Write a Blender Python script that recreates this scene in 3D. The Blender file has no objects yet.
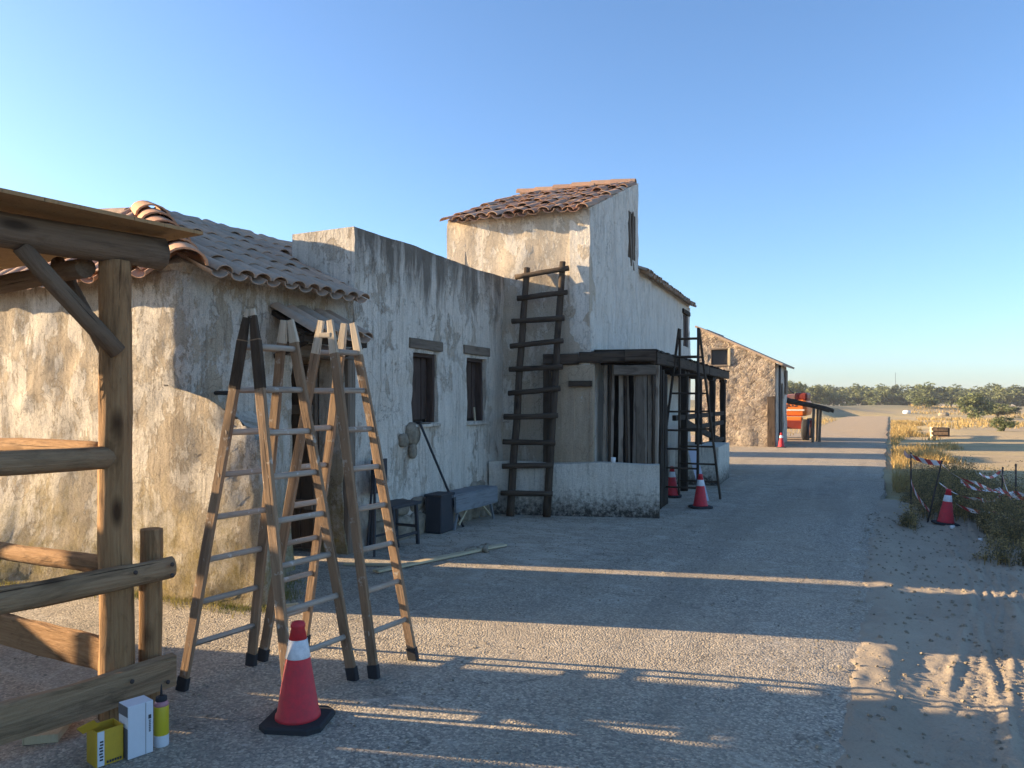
import bpy, bmesh, math, random
from mathutils import Vector, Matrix, noise
R = math.radians
random.seed(7)
sc = bpy.context.scene
COL = sc.collection

# ------------------------------------------------------------------ camera, sky, sun, exposure
cam = bpy.data.cameras.new('camera')
cam.sensor_width = 36.0
cam.lens = 36.0 * 769 / 1024
cam.shift_y = 16 / 1024
cam.clip_end = 3000
co = bpy.data.objects.new('camera', cam)
COL.objects.link(co)
co.location = (0, 0, 1.6)
co.rotation_euler = (R(90), 0, math.atan(378 / 769))
sc.camera = co

SUN_AZ = R(14.5)      # how far behind the -X axis the sun stands
SUN_EL = R(13.0)
sundir = Vector((-math.cos(SUN_AZ) * math.cos(SUN_EL), -math.sin(SUN_AZ) * math.cos(SUN_EL), math.sin(SUN_EL)))
world = bpy.data.worlds.new('World')
sc.world = world
world.use_nodes = True
wn = world.node_tree
sky = wn.nodes.new('ShaderNodeTexSky')
sky.sky_type = 'NISHITA'
sky.sun_disc = False
sky.sun_elevation = SUN_EL
sky.sun_rotation = math.atan2(sundir.x, sundir.y)
sky.air_density = 0.85
sky.dust_density = 1.0
sky.ozone_density = 3.7
bg = wn.nodes['Background']
bg.inputs['Strength'].default_value = 0.088
wn.links.new(sky.outputs[0], bg.inputs[0])
sl = bpy.data.lights.new('sun', 'SUN')
sl.energy = 4.3
sl.angle = R(0.5)
sl.color = (1.0, 0.74, 0.45)
so = bpy.data.objects.new('sun', sl)
COL.objects.link(so)
so.rotation_euler = sundir.to_track_quat('Z', 'Y').to_euler()
so.location = (-20, -5, 12)
vs = sc.view_settings
vs.view_transform = 'Standard'
vs.look = 'None'
vs.gamma = 1.0
vs.exposure = 1.97
vs.use_curve_mapping = False

# ------------------------------------------------------------------ node helpers
class NT:
    def __init__(s, name):
        s.m = bpy.data.materials.new(name)
        s.m.use_nodes = True
        s.t = s.m.node_tree
        s.b = s.t.nodes['Principled BSDF']
        s.b.inputs['Roughness'].default_value = 0.85
        s.b.inputs['Specular IOR Level'].default_value = 0.25
    def n(s, kind, **kw):
        x = s.t.nodes.new(kind)
        for k, v in kw.items():
            setattr(x, k, v)
        return x
    def l(s, a, b):
        s.t.links.new(a, b)
    def pos(s, obj=False):
        if obj:
            return s.n('ShaderNodeTexCoord').outputs['Object']
        return s.n('ShaderNodeNewGeometry').outputs['Position']
    def mapv(s, v, scale, loc=(0, 0, 0)):
        x = s.n('ShaderNodeMapping')
        x.inputs['Scale'].default_value = scale
        x.inputs['Location'].default_value = loc
        s.l(v, x.inputs['Vector'])
        return x.outputs[0]
    def noise(s, v, scale, detail=6, rough=0.6, dist=0.0):
        x = s.n('ShaderNodeTexNoise')
        x.inputs['Scale'].default_value = scale
        x.inputs['Detail'].default_value = detail
        x.inputs['Roughness'].default_value = rough
        x.inputs['Distortion'].default_value = dist
        s.l(v, x.inputs['Vector'])
        return x.outputs['Fac']
    def voro(s, v, scale, feature='F1', out='Distance'):
        x = s.n('ShaderNodeTexVoronoi', feature=feature)
        x.inputs['Scale'].default_value = scale
        s.l(v, x.inputs['Vector'])
        return x.outputs[out]
    def ramp(s, f, stops, mode='LINEAR'):
        x = s.n('ShaderNodeValToRGB')
        e = x.color_ramp.elements
        x.color_ramp.interpolation = mode
        while len(e) < len(stops):
            e.new(0.5)
        for i, (p, c) in enumerate(stops):
            e[i].position = p
            e[i].color = (c, c, c, 1) if isinstance(c, (int, float)) else (*c, 1)
        s.l(f, x.inputs['Fac'])
        return x.outputs['Color']
    def mix(s, f, a, b, mode='MIX'):
        x = s.n('ShaderNodeMix', data_type='RGBA', blend_type=mode)
        for i, v in ((0, f), (6, a), (7, b)):
            if isinstance(v, (int, float)):
                x.inputs[i].default_value = v
            elif isinstance(v, tuple):
                x.inputs[i].default_value = (*v, 1)
            else:
                s.l(v, x.inputs[i])
        return x.outputs[2]
    def math(s, op, a, b=0.0, c=None, clamp=False):
        x = s.n('ShaderNodeMath', operation=op, use_clamp=clamp)
        for i, v in enumerate((a, b, c)):
            if v is None:
                continue
            if isinstance(v, (int, float)):
                x.inputs[i].default_value = v
            else:
                s.l(v, x.inputs[i])
        return x.outputs[0]
    def sep(s, v):
        x = s.n('ShaderNodeSeparateXYZ')
        s.l(v, x.inputs[0])
        return x.outputs
    def rnd(s):
        return s.n('ShaderNodeObjectInfo').outputs['Random']
    def col(s, c):
        if isinstance(c, tuple):
            s.b.inputs['Base Color'].default_value = (*c, 1)
        else:
            s.l(c, s.b.inputs['Base Color'])
    def bump(s, h, dist, strength=1.0):
        x = s.n('ShaderNodeBump')
        x.inputs['Distance'].default_value = dist
        x.inputs['Strength'].default_value = strength
        s.l(h, x.inputs['Height'])
        if getattr(s, 'lastb', None):
            s.l(s.lastb, x.inputs['Normal'])
        s.lastb = x.outputs[0]
        s.l(x.outputs[0], s.b.inputs['Normal'])
    def rough(s, r):
        if isinstance(r, (int, float)):
            s.b.inputs['Roughness'].default_value = r
        else:
            s.l(r, s.b.inputs['Roughness'])

def plaster(name, pale, warm, grey, dirt, streak=0.6, topz=None, topdark=0.0, moss=0.0, mossz=0.7, relief=1.0, seed=0.0, white=0.0, splash=.55, splz=.32):
    m = NT(name)
    p = m.mapv(m.pos(), (1, 1, 1), (seed, seed * .7, 0))
    big = m.noise(p, 1.1, 5, .6, .4)
    st = m.noise(m.mapv(p, (5.5, 5.5, .55)), 1.0, 8, .68, .3)
    st2 = m.noise(m.mapv(p, (16, 16, 1.1)), 1.0, 6, .7, .2)
    fine = m.noise(p, 19, 7, .7)
    c = m.mix(m.ramp(big, [(.38, 0), (.62, 1)]), pale, warm)
    c = m.mix(m.math('MULTIPLY', m.ramp(st, [(.44, 0), (.66, 1)]), streak), c, grey)
    c = m.mix(m.math('MULTIPLY', m.ramp(st2, [(.52, 0), (.7, 1)]), streak * .75), c, dirt)
    # peeling whitewash: a paler coat with crisp broken edges over the undercoat
    flk = m.noise(m.mapv(p, (1.5, 1.5, .75), (5 + seed, 2, 1)), 2.2, 13, .74, .25)
    th = .62 - .22 * white
    msk = m.ramp(flk, [(th - .012, 0), (th + .012, 1)])
    m.flake = msk
    wash = m.mix(m.ramp(st2, [(.4, 0), (.7, 1)]), (.80, .785, .75), (.62, .595, .55))
    c = m.mix(m.math('MULTIPLY', msk, .82), c, wash)
    lst = m.noise(m.mapv(p, (30, 30, .9), (1, 4, 2)), 1.0, 5, .65, .15)
    c = m.mix(m.math('MULTIPLY', m.ramp(lst, [(.56, 0), (.66, 1)]), streak * .55), c, dirt)
    z = m.sep(m.pos())[2]
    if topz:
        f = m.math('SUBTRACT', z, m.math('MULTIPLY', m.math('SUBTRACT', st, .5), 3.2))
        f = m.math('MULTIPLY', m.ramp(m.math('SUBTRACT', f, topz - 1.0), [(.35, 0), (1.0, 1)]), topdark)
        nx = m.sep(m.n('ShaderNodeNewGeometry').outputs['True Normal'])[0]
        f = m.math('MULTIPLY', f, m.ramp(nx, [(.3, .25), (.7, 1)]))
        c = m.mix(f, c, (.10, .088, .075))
    # splash dirt on the lowest hand-breadths
    f = m.math('ADD', z, m.math('MULTIPLY', m.math('SUBTRACT', fine, .5), .9))
    c = m.mix(m.math('MULTIPLY', m.ramp(f, [(.0, 1), (splz, 0)]), splash), c, dirt)
    if moss:
        f = m.math('ADD', z, m.math('MULTIPLY', m.math('SUBTRACT', st, .5), 2.2))
        f = m.math('MULTIPLY', m.ramp(f, [(mossz * .2, 1), (mossz, 0)]), m.math('MULTIPLY', m.ramp(m.noise(p, 5, 9, .75), [(.38, .15), (.6, 1)]), moss))
        c = m.mix(f, c, m.mix(fine, (.22, .19, .07), (.42, .33, .14)))
    sp = m.ramp(m.noise(p, 55, 4, .7), [(.33, .55), (.5, 1.0)])
    c = m.mix(.45, c, sp, 'MULTIPLY')
    c = m.mix(.45, c, m.ramp(m.noise(p, 120, 3, .7), [(.36, .45), (.56, 1.0)]), 'MULTIPLY')
    c = m.mix(.8, c, m.ramp(m.noise(m.mapv(p, (1, 1, .7)), 15, 9, .74, .5), [(.30, .35), (.40, 1.0)]), 'MULTIPLY')
    ck = m.n('ShaderNodeVectorMath', operation='ADD')
    cw = m.n('ShaderNodeTexNoise'); cw.inputs['Scale'].default_value = 3.5; cw.inputs['Detail'].default_value = 6
    m.l(p, cw.inputs['Vector']); m.l(p, ck.inputs[0])
    cs = m.n('ShaderNodeVectorMath', operation='SCALE'); cs.inputs['Scale'].default_value = .7
    m.l(cw.outputs['Color'], cs.inputs[0]); m.l(cs.outputs[0], ck.inputs[1])
    cr_ = m.voro(ck.outputs[0], 1.5, 'DISTANCE_TO_EDGE')
    c = m.mix(m.math('MULTIPLY', m.ramp(cr_, [(.004, 1), (.014, 0)]), m.ramp(big, [(.5, 0), (.58, .4)])), c, (.07, .06, .05))
    c = m.mix(m.ramp(m.noise(m.mapv(p, (1, 1, .5), (3, 1, 7)), 11, 9, .75, .4), [(.60, 0), (.70, .55)]), c, (.66, .64, .6))
    c = m.mix(1.0, c, (1.0, .94, .84), 'MULTIPLY')
    m.col(c)
    m.rough(.92)
    h = m.math('ADD', m.math('MULTIPLY', m.noise(p, 7, 8, .62, .6), .7), m.math('MULTIPLY', fine, .3))
    m.bump(h, .022 * relief, .8)
    m.bump(m.flake, .005, .9)
    m.bump(m.noise(m.mapv(p, (1, 1, .6)), 24, 8, .72, .5), .02 * relief, .9)
    m.bump(m.noise(p, 90, 4, .7), .007 * relief, .9)
    return m.m

def wood(name, a, b, dark, grain=1.0, rough=.8, spots=.5, var=.35, pale=None):
    m = NT(name)
    p = m.pos(True)
    r = m.rnd()
    cx = m.n('ShaderNodeCombineXYZ')
    m.l(m.math('MULTIPLY', r, 37), cx.inputs[2])
    v = m.n('ShaderNodeVectorMath', operation='ADD')
    m.l(p, v.inputs[0]); m.l(cx.outputs[0], v.inputs[1])
    p = v.outputs[0]
    g = m.noise(m.mapv(p, (75, 75, 2.6)), 1.0, 7, .7, .2)
    gc = m.noise(m.mapv(p, (55, 55, .9)), 1.0, 4, .6, .1)
    g2 = m.noise(m.mapv(p, (11, 11, 2.4)), 1.0, 7, .68, .8)
    kn = m.voro(m.mapv(p, (7, 7, 2.6)), 1.0)
    c = m.mix(m.ramp(g, [(.3, 0), (.7, 1)]), a, b)
    c = m.mix(m.math('MULTIPLY', m.ramp(g2, [(.5, 0), (.72, 1)]), .75), c, dark)
    if spots:
        c = m.mix(m.math('MULTIPLY', m.ramp(kn, [(.1, 1), (.27, 0)]), spots), c, dark)
    c = m.mix(m.ramp(gc, [(.30, .85), (.36, 0)]), c, tuple(x * .35 for x in dark))
    if pale:
        pp = m.noise(p, 14, 6, .7)
        c = m.mix(m.ramp(pp, [(.6, 0), (.66, .8)]), c, pale)
    c = m.mix(var, c, m.ramp(r, [(0, .45), (1, 1.0)]), 'MULTIPLY')
    m.col(c)
    m.b.inputs['Specular IOR Level'].default_value = .1
    m.rough(rough)
    m.bump(m.ramp(gc, [(.28, 0), (.38, 1)]), .006, .8)
    m.bump(g, .004 * grain, .9)
    m.bump(g2, .01 * grain, .6)
    return m.m

def plain(name, c, rough=.6, spec=.3, metal=0.0, grime=.25, gs=30):
    m = NT(name)
    p = m.pos(True)
    f = m.noise(p, gs, 6, .7)
    m.col(m.mix(m.math('MULTIPLY', m.ramp(f, [(.4, 0), (.75, 1)]), grime), c, tuple(x * .35 + .03 for x in c)))
    m.rough(rough)
    m.b.inputs['Specular IOR Level'].default_value = spec
    m.b.inputs['Metallic'].default_value = metal
    m.bump(f, .0015, .5)
    return m.m

def tile_mat(name, cols, lichen=.5):
    m = NT(name)
    r = m.rnd()
    p = m.pos()
    k = len(cols)
    c = m.ramp(r, [(i / (k - 1), cols[i]) for i in range(k)])
    f = m.noise(p, 9, 7, .7)
    f2 = m.noise(p, 38, 6, .7)
    c = m.mix(m.math('MULTIPLY', m.ramp(f, [(.42, 0), (.62, 1)]), lichen), c, (.235, .2, .16))
    c = m.mix(m.math('MULTIPLY', m.ramp(f2, [(.56, 0), (.68, 1)]), .45), c, (.42, .38, .31))
    m.col(c)
    m.rough(.9)
    m.bump(f2, .006, .8)
    return m.m

M = {}
M['house'] = plaster('plaster_ochre', (.63, .575, .49), (.57, .495, .395), (.33, .285, .23), (.2, .165, .125), .7, 2.7, .2, 1.0, 1.3, 1.6, 0, .55)
M['annex'] = plaster('plaster_streaked', (.66, .63, .58), (.58, .535, .47), (.25, .22, .19), (.17, .145, .12), .75, 3.4, .85, 0, .5, .9, 3.3, .8)
M['tower'] = plaster('plaster_pale', (.60, .55, .48), (.57, .50, .415), (.42, .38, .33), (.30, .25, .2), .45, None, 0, 0, .5, .8, 8.1, .35)
M['wing'] = plaster('plaster_limewash', (.82, .81, .79), (.77, .75, .71), (.44, .42, .4), (.3, .27, .24), .5, None, 0, 0, .5, .6, 4.7, .6)
M['lowwall'] = plaster('plaster_damp', (.7, .675, .63), (.63, .59, .53), (.2, .18, .155), (.045, .04, .036), .55, None, 0, 0, .4, 1.2, 6.2, 1.15, .95, .36)
M['beige'] = plaster('plaster_bounce_beige', (.56, .47, .37), (.5, .41, .31), (.3, .25, .2), (.2, .165, .13), .45, None, 0, 0, .4, .6, 2.2)  # tower plaster with the porch's warm bounce light put into its colour
M['wood_dark'] = wood('dark_timber', (.035, .027, .02), (.065, .05, .037), (.018, .014, .011), 1.3)
M['wood_grey'] = wood('weathered_timber', (.17, .135, .1), (.24, .195, .15), (.07, .055, .042), 1.2)
M['wood_pole'] = wood('debarked_pole', (.30, .165, .075), (.46, .28, .14), (.07, .036, .018), 3.4, spots=.95, var=.2)
M['wood_rail'] = wood('rough_rail', (.28, .18, .098), (.41, .275, .16), (.075, .048, .028), 2.6, spots=.9, var=.15)
M['wood_beam'] = wood('smoked_beam', (.065, .047, .034), (.115, .085, .06), (.025, .018, .013), 2.2, spots=.8)
M['wood_shelter'] = wood('weathered_brown_log', (.15, .105, .07), (.23, .165, .11), (.05, .035, .024), 2.4, spots=.9, var=.2)
M['wood_ladder'] = wood('ladder_timber', (.25, .16, .095), (.36, .25, .16), (.12, .08, .055), .9, spots=.4, pale=(.5, .45, .38))
M['wood_rung'] = wood('rung_timber', (.33, .27, .21), (.47, .41, .34), (.16, .12, .09), .7, spots=.2, pale=(.62, .6, .56))
M['tip'] = wood('pale_tip', (.50, .42, .31), (.62, .54, .42), (.28, .2, .13), .5, spots=.2, var=.2)
M['ply'] = wood('plywood', (.34, .21, .10), (.40, .26, .13), (.24, .14, .065), .3, spots=.0, var=.1)
M['slat'] = wood('pale_board', (.38, .31, .24), (.5, .42, .335), (.16, .125, .095), 1.4, spots=.6)
M['shutter'] = wood('brown_shutter', (.075, .052, .042), (.11, .078, .062), (.04, .028, .022), .8)
M['lath'] = wood('fresh_lath', (.5, .42, .27), (.58, .5, .34), (.35, .27, .16), .5, spots=.2, var=.15)
M['bench'] = wood('blue_grey_paint', (.20, .215, .225), (.27, .285, .295), (.12, .12, .12), .7)
M['tile_old'] = tile_mat('weathered_tile', [(.35, .235, .16), (.46, .315, .215), (.33, .265, .2), (.52, .355, .245)], .5)
M['tile_red'] = tile_mat('clay_tile', [(.42, .215, .13), (.5, .3, .19), (.33, .19, .13), (.55, .38, .27)], .5)
M['tile_hip'] = tile_mat('terracotta_tile', [(.50, .235, .115), (.58, .31, .17), (.46, .22, .12)], .2)
M['cone_red'] = plain('cone_red', (.6, .035, .045), .55, .3, 0, .55, 26)
M['cone_white'] = plain('cone_band', (.72, .72, .72), .5, .3, 0, .5, 30)
M['rubber'] = plain('black_rubber', (.03, .03, .032), .8)
M['metal_dark'] = plain('dark_metal', (.05, .05, .052), .5, .5, .6)
M['metal_rod'] = plain('iron_rod', (.09, .07, .06), .7, .3, .5)
M['carton_white'] = plain('white_carton', (.62, .64, .67), .6, .3, 0, .1, 12)
M['carton_dark'] = plain('grey_print', (.12, .12, .125), .6)
M['carton_yellow'] = plain('yellow_carton', (.56, .35, .03), .6, .3, 0, .25, 14)
M['can_yellow'] = plain('yellow_can', (.55, .44, .02), .35, .5, 0, .12, 14)
M['can_pink'] = plain('can_shoulder', (.45, .2, .22), .4, .5)
M['ink'] = plain('dark_ink', (.05, .05, .055), .6)
M['lift'] = plain('orange_paint', (.8, .2, .03), .45, .5, 0, .2, 6)
M['lift_dark'] = plain('dark_red_paint', (.2, .03, .02), .5)
M['lift_white'] = plain('white_paint', (.7, .7, .68), .5)
M['bin'] = plain('dark_plastic', (.035, .038, .045), .6)
M['paper'] = plain('bluish_tape', (.6, .62, .7), .6, .3, 0, .05)
M['glass'] = plain('dark_glass', (.03, .035, .04), .15, .5, 0, .05)
M['brush'] = wood('brushwood', (.05, .04, .03), (.09, .07, .05), (.02, .016, .012), 2.5)

def stone_mat():
    m = NT('rubble_masonry')
    p = m.pos()
    d = m.noise(p, 3, 4, .6)
    v = m.n('ShaderNodeVectorMath', operation='ADD')
    cx = m.n('ShaderNodeCombineXYZ')
    m.l(m.math('MULTIPLY', d, .5), cx.inputs[0]); m.l(m.math('MULTIPLY', d, .5), cx.inputs[2])
    m.l(p, v.inputs[0]); m.l(cx.outputs[0], v.inputs[1])
    pv = m.mapv(v.outputs[0], (1, 1, 1.5))
    cell = m.voro(pv, 6.5, 'F1', 'Color')
    edge = m.voro(pv, 6.5, 'DISTANCE_TO_EDGE')
    sx = m.sep(cell)[0]
    c = m.ramp(sx, [(0, (.17, .125, .095)), (.4, (.36, .27, .2)), (.75, (.48, .4, .32)), (1, (.24, .195, .165))])
    c = m.mix(m.ramp(edge, [(.02, 1), (.1, 0)]), c, (.5, .41, .3))
    b = m.noise(p, .9, 5, .65)
    c = m.mix(m.ramp(b, [(.45, .1), (.62, .6)]), c, (.42, .37, .31))
    c = m.mix(.85, c, m.ramp(m.noise(p, 9, 8, .78), [(.36, .3), (.56, 1.0)]), 'MULTIPLY')
    c = m.mix(1.0, c, (.97, .95, .92), 'MULTIPLY')
    m.col(c)
    m.bump(m.ramp(edge, [(0, 0), (.12, 1)]), .022, .8)
    m.bump(m.noise(p, 22, 6, .7), .02, .8)
    return m.m
M['stone'] = stone_mat()
def rock_mat():
    m = NT('plinth_stone')
    p = m.pos()
    f = m.noise(p, 7, 7, .7)
    c = m.ramp(f, [(.3, (.12, .1, .075)), (.5, (.26, .22, .16)), (.7, (.38, .34, .27))])
    m.col(c)
    m.bump(m.noise(p, 26, 6, .7), .02, .9)
    return m.m
M['rock'] = rock_mat()

def asphalt_mat():
    m = NT('worn_asphalt')
    p = m.pos()
    ag = m.voro(p, 78, 'F1', 'Color')
    agd = m.voro(p, 78)
    ag2 = m.voro(p, 150)
    fine = m.noise(p, 130, 4, .7)
    big = m.noise(p, .55, 6, .62, .3)
    mid = m.noise(p, 3.2, 7, .7, .4)
    s = m.sep(ag)[0]
    c = m.ramp(s, [(0, (.24, .235, .225)), (.4, (.40, .38, .35)), (.75, (.55, .515, .455)), (1, (.74, .69, .6))])
    c = m.mix(m.ramp(agd, [(.5, 0), (.95, .6)]), c, (.2, .195, .185))
    c = m.mix(m.math('MULTIPLY', m.ramp(big, [(.4, 0), (.68, 1)]), .55), c, (.46, .41, .34))
    c = m.mix(m.math('MULTIPLY', m.ramp(mid, [(.3, 1), (.45, 0)]), .4), c, (.2, .195, .185))
    # pale lime splashes trodden along the houses
    spl = m.noise(m.mapv(p, (1.0, 1.6, 1)), 2.4, 9, .75, .8)
    xy = m.sep(p)
    nh = m.math('MULTIPLY', m.ramp(m.math('ADD', m.math('MULTIPLY', xy[0], .25), 1.0), [(.0, 1), (.7, 0)]), m.ramp(m.math('MULTIPLY', xy[1], .05), [(.22, 0), (.36, 1), (.8, 1), (1.0, 0)]))
    c = m.mix(m.math('MULTIPLY', m.ramp(m.math('ADD', spl, m.math('MULTIPLY', nh, .13)), [(.56, 0), (.68, 1)]), .6), c, (.66, .64, .6))
    wp = m.noise(m.mapv(p, (2.2, .18, 1), (7, 3, 0)), 1.0, 4, .6, .2)
    c = m.mix(m.math('MULTIPLY', m.ramp(wp, [(.5, 0), (.65, 1)]), .35), c, (.25, .24, .225))
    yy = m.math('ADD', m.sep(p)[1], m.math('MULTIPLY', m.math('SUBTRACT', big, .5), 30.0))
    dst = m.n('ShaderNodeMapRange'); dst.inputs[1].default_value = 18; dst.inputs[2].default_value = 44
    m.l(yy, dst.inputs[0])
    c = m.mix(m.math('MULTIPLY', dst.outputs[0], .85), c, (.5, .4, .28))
    spk = m.voro(p, 5.5)
    c = m.mix(m.ramp(spk, [(.05, .85), (.09, 0)]), c, (.62, .6, .56))
    c = m.mix(.3, c, m.ramp(m.noise(p, 210, 2, .6), [(.35, .4), (.6, 1.0)]), 'MULTIPLY')
    stn = m.noise(m.mapv(p, (.8, 2.2, 1), (9, 4, 0)), 1.1, 7, .7, .5)
    c = m.mix(m.ramp(stn, [(.62, 0), (.7, .6)]), c, (.13, .125, .12))
    ak = m.n('ShaderNodeVectorMath', operation='ADD')
    aw = m.n('ShaderNodeTexNoise'); aw.inputs['Scale'].default_value = 2.5; aw.inputs['Detail'].default_value = 6
    m.l(p, aw.inputs['Vector']); m.l(p, ak.inputs[0]); m.l(aw.outputs['Color'], ak.inputs[1])
    ce = m.voro(ak.outputs[0], .55, 'DISTANCE_TO_EDGE')
    c = m.mix(m.math('MULTIPLY', m.ramp(ce, [(.003, 1), (.009, 0)]), m.ramp(mid, [(.45, 0), (.55, .5)])), c, (.08, .078, .075))
    c = m.mix(1.0, c, (.9, .83, .715), 'MULTIPLY')
    m.col(c)
    m.rough(.9)
    h = m.math('ADD', m.math('MULTIPLY', agd, -1.0), m.math('MULTIPLY', fine, .5))
    smo = m.ramp(m.noise(m.mapv(p, (1.0, .25, 1), (2, 5, 0)), 1.0, 5, .6, .3), [(.38, .25), (.62, 1.0)])
    m.bump(m.math('MULTIPLY', h, smo), .010, 1.0)
    m.bump(mid, .03, .6)
    return m.m
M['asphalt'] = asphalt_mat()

def sand_mat(name, a, b, cdark, scale=1.0):
    m = NT(name)
    p = m.pos()
    f = m.noise(p, 1.3 * scale, 7, .65, .3)
    g = m.noise(p, 60, 6, .75)
    c = m.mix(m.ramp(f, [(.35, 0), (.68, 1)]), a, b)
    c = m.mix(m.math('MULTIPLY', m.ramp(g, [(.5, 0), (.72, 1)]), .5), c, cdark)
    v = m.voro(p, 23)
    c = m.mix(m.ramp(v, [(.07, .7), (.12, 0)]), c, (.42, .38, .32))
    m.col(c)
    m.rough(.95)
    m.bump(g, .01, .9)
    return m.m
M['sand'] = sand_mat('verge_sand', (.34, .28, .205), (.43, .355, .26), (.18, .15, .11))
def field_mat():
    m = NT('dry_field')
    p = m.pos()
    f = m.noise(p, .09, 8, .68, .5)
    g = m.noise(m.mapv(p, (.5, 1.6, 1)), .5, 8, .72, .4)
    h = m.noise(p, 6, 6, .75)
    c = m.mix(m.ramp(f, [(.38, 0), (.6, 1)]), (.40, .31, .2), (.46, .355, .175))
    c = m.mix(m.math('MULTIPLY', m.ramp(g, [(.5, 0), (.66, 1)]), .6), c, (.23, .2, .115))
    c = m.mix(m.math('MULTIPLY', m.ramp(h, [(.5, 0), (.75, 1)]), .5), c, (.26, .2, .12))
    # scrub-covered mounds keep a green-grey crust where the ground rises
    z = m.sep(p)[2]
    c = m.mix(m.ramp(z, [(.35, 0), (.8, .85)]), c, m.mix(g, (.16, .155, .09), (.27, .24, .15)))
    m.col(c)
    m.rough(1.0)
    m.bump(h, .06, .8)
    return m.m
M['field'] = field_mat()

def leaf_mat(name, stops, trans=.25):
    m = NT(name)
    p = m.pos()
    f = m.voro(p, 6, 'F1', 'Color')
    s = m.sep(f)[0]
    c = m.ramp(m.math('ADD', m.math('MULTIPLY', s, .7), m.math('MULTIPLY', m.rnd(), .3)), stops)
    m.col(c)
    m.rough(.8)
    m.b.inputs['Transmission Weight'].default_value = 0
    t = m.n('ShaderNodeBsdfTranslucent')
    m.l(c, t.inputs['Color'])
    mx = m.n('ShaderNodeMixShader')
    mx.inputs[0].default_value = trans
    m.l(m.b.outputs[0], mx.inputs[1]); m.l(t.outputs[0], mx.inputs[2])
    m.l(mx.outputs[0], m.t.nodes['Material Output'].inputs['Surface'])
    return m.m
M['leaf'] = leaf_mat('olive_foliage', [(0, (.075, .095, .04)), (.5, (.13, .155, .065)), (1, (.19, .2, .1))])
M['weed'] = leaf_mat('weed_foliage', [(0, (.07, .07, .035)), (.5, (.15, .125, .065)), (1, (.27, .2, .11))])
M['straw'] = leaf_mat('dry_straw', [(0, (.30, .2, .07)), (.5, (.46, .33, .13)), (1, (.55, .43, .2))], .35)
M['tuft'] = leaf_mat('wall_tuft', [(0, (.10, .12, .03)), (.5, (.28, .25, .08)), (1, (.42, .34, .14))], .3)
M['bark'] = wood('bark', (.10, .08, .06), (.15, .12, .09), (.05, .04, .03), 2)

def tape_mat():
    m = NT('barrier_tape')
    uv = m.n('ShaderNodeTexCoord').outputs['UV']
    s = m.sep(uv)
    f = m.math('FRACT', m.math('ADD', s[0], m.math('MULTIPLY', s[1], .35)))
    m.col(m.mix(m.math('GREATER_THAN', f, .5), (.72, .70, .70), (.52, .07, .06)))
    m.rough(.4)
    return m.m
M['tape'] = tape_mat()

# ------------------------------------------------------------------ object helpers
def V(*a):
    return Vector(a)
def link(o, parent=None):
    COL.objects.link(o)
    if parent is not None:
        o.parent = parent
    return o
def tag(o, label=None, cat=None, group=None, kind=None):
    for k, v in (('label', label), ('category', cat), ('group', group), ('kind', kind)):
        if v:
            o[k] = v
    return o
def empty(name, loc, label, cat, group=None):
    e = bpy.data.objects.new(name, None)
    e.empty_display_size = .1
    link(e)
    e.location = loc
    return tag(e, label, cat, group)
def wloc(o):
    v = Vector((0, 0, 0))
    while o is not None:
        v += o.matrix_basis.translation if o.matrix_basis else o.location
        o = o.parent
    return v
def wmat(o):
    m = Matrix.Identity(4)
    while o is not None:
        m = o.matrix_basis @ m
        o = o.parent
    return m
def put(name, me, mat, parent=None, mw=None, smooth=False):
    """link a mesh as an object; mw is its world matrix"""
    if mat is not None and not me.materials:
        me.materials.append(mat)
    o = bpy.data.objects.new(name, me)
    link(o, parent)
    mw = mw or Matrix.Identity(4)
    o.matrix_basis = (wmat(parent).inverted() @ mw) if parent else mw
    if smooth:
        for p in me.polygons:
            p.use_smooth = True
    return o
def mesh(name, verts, faces):
    me = bpy.data.meshes.new(name)
    me.from_pydata([tuple(v) for v in verts], [], faces)
    me.update()
    return me
def frm(p0, p1, side=None):
    """matrix with local Z from p0 to p1 and local X near side"""
    z = (Vector(p1) - Vector(p0)).normalized()
    s = Vector(side) if side is not None else (Vector((0, 0, 1)) if abs(z.z) < .9 else Vector((1, 0, 0)))
    x = (s - z * s.dot(z))
    if x.length < 1e-4:
        x = z.orthogonal()
    x.normalize()
    y = z.cross(x)
    m = Matrix((x, y, z)).transposed().to_4x4()
    m.translation = Vector(p0)
    return m
SEED = [0]
def nz(v, sc_=1.0, off=0.0):
    return noise.noise(Vector(v) * sc_ + Vector((off, off * 1.3, off * .7)))
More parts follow.
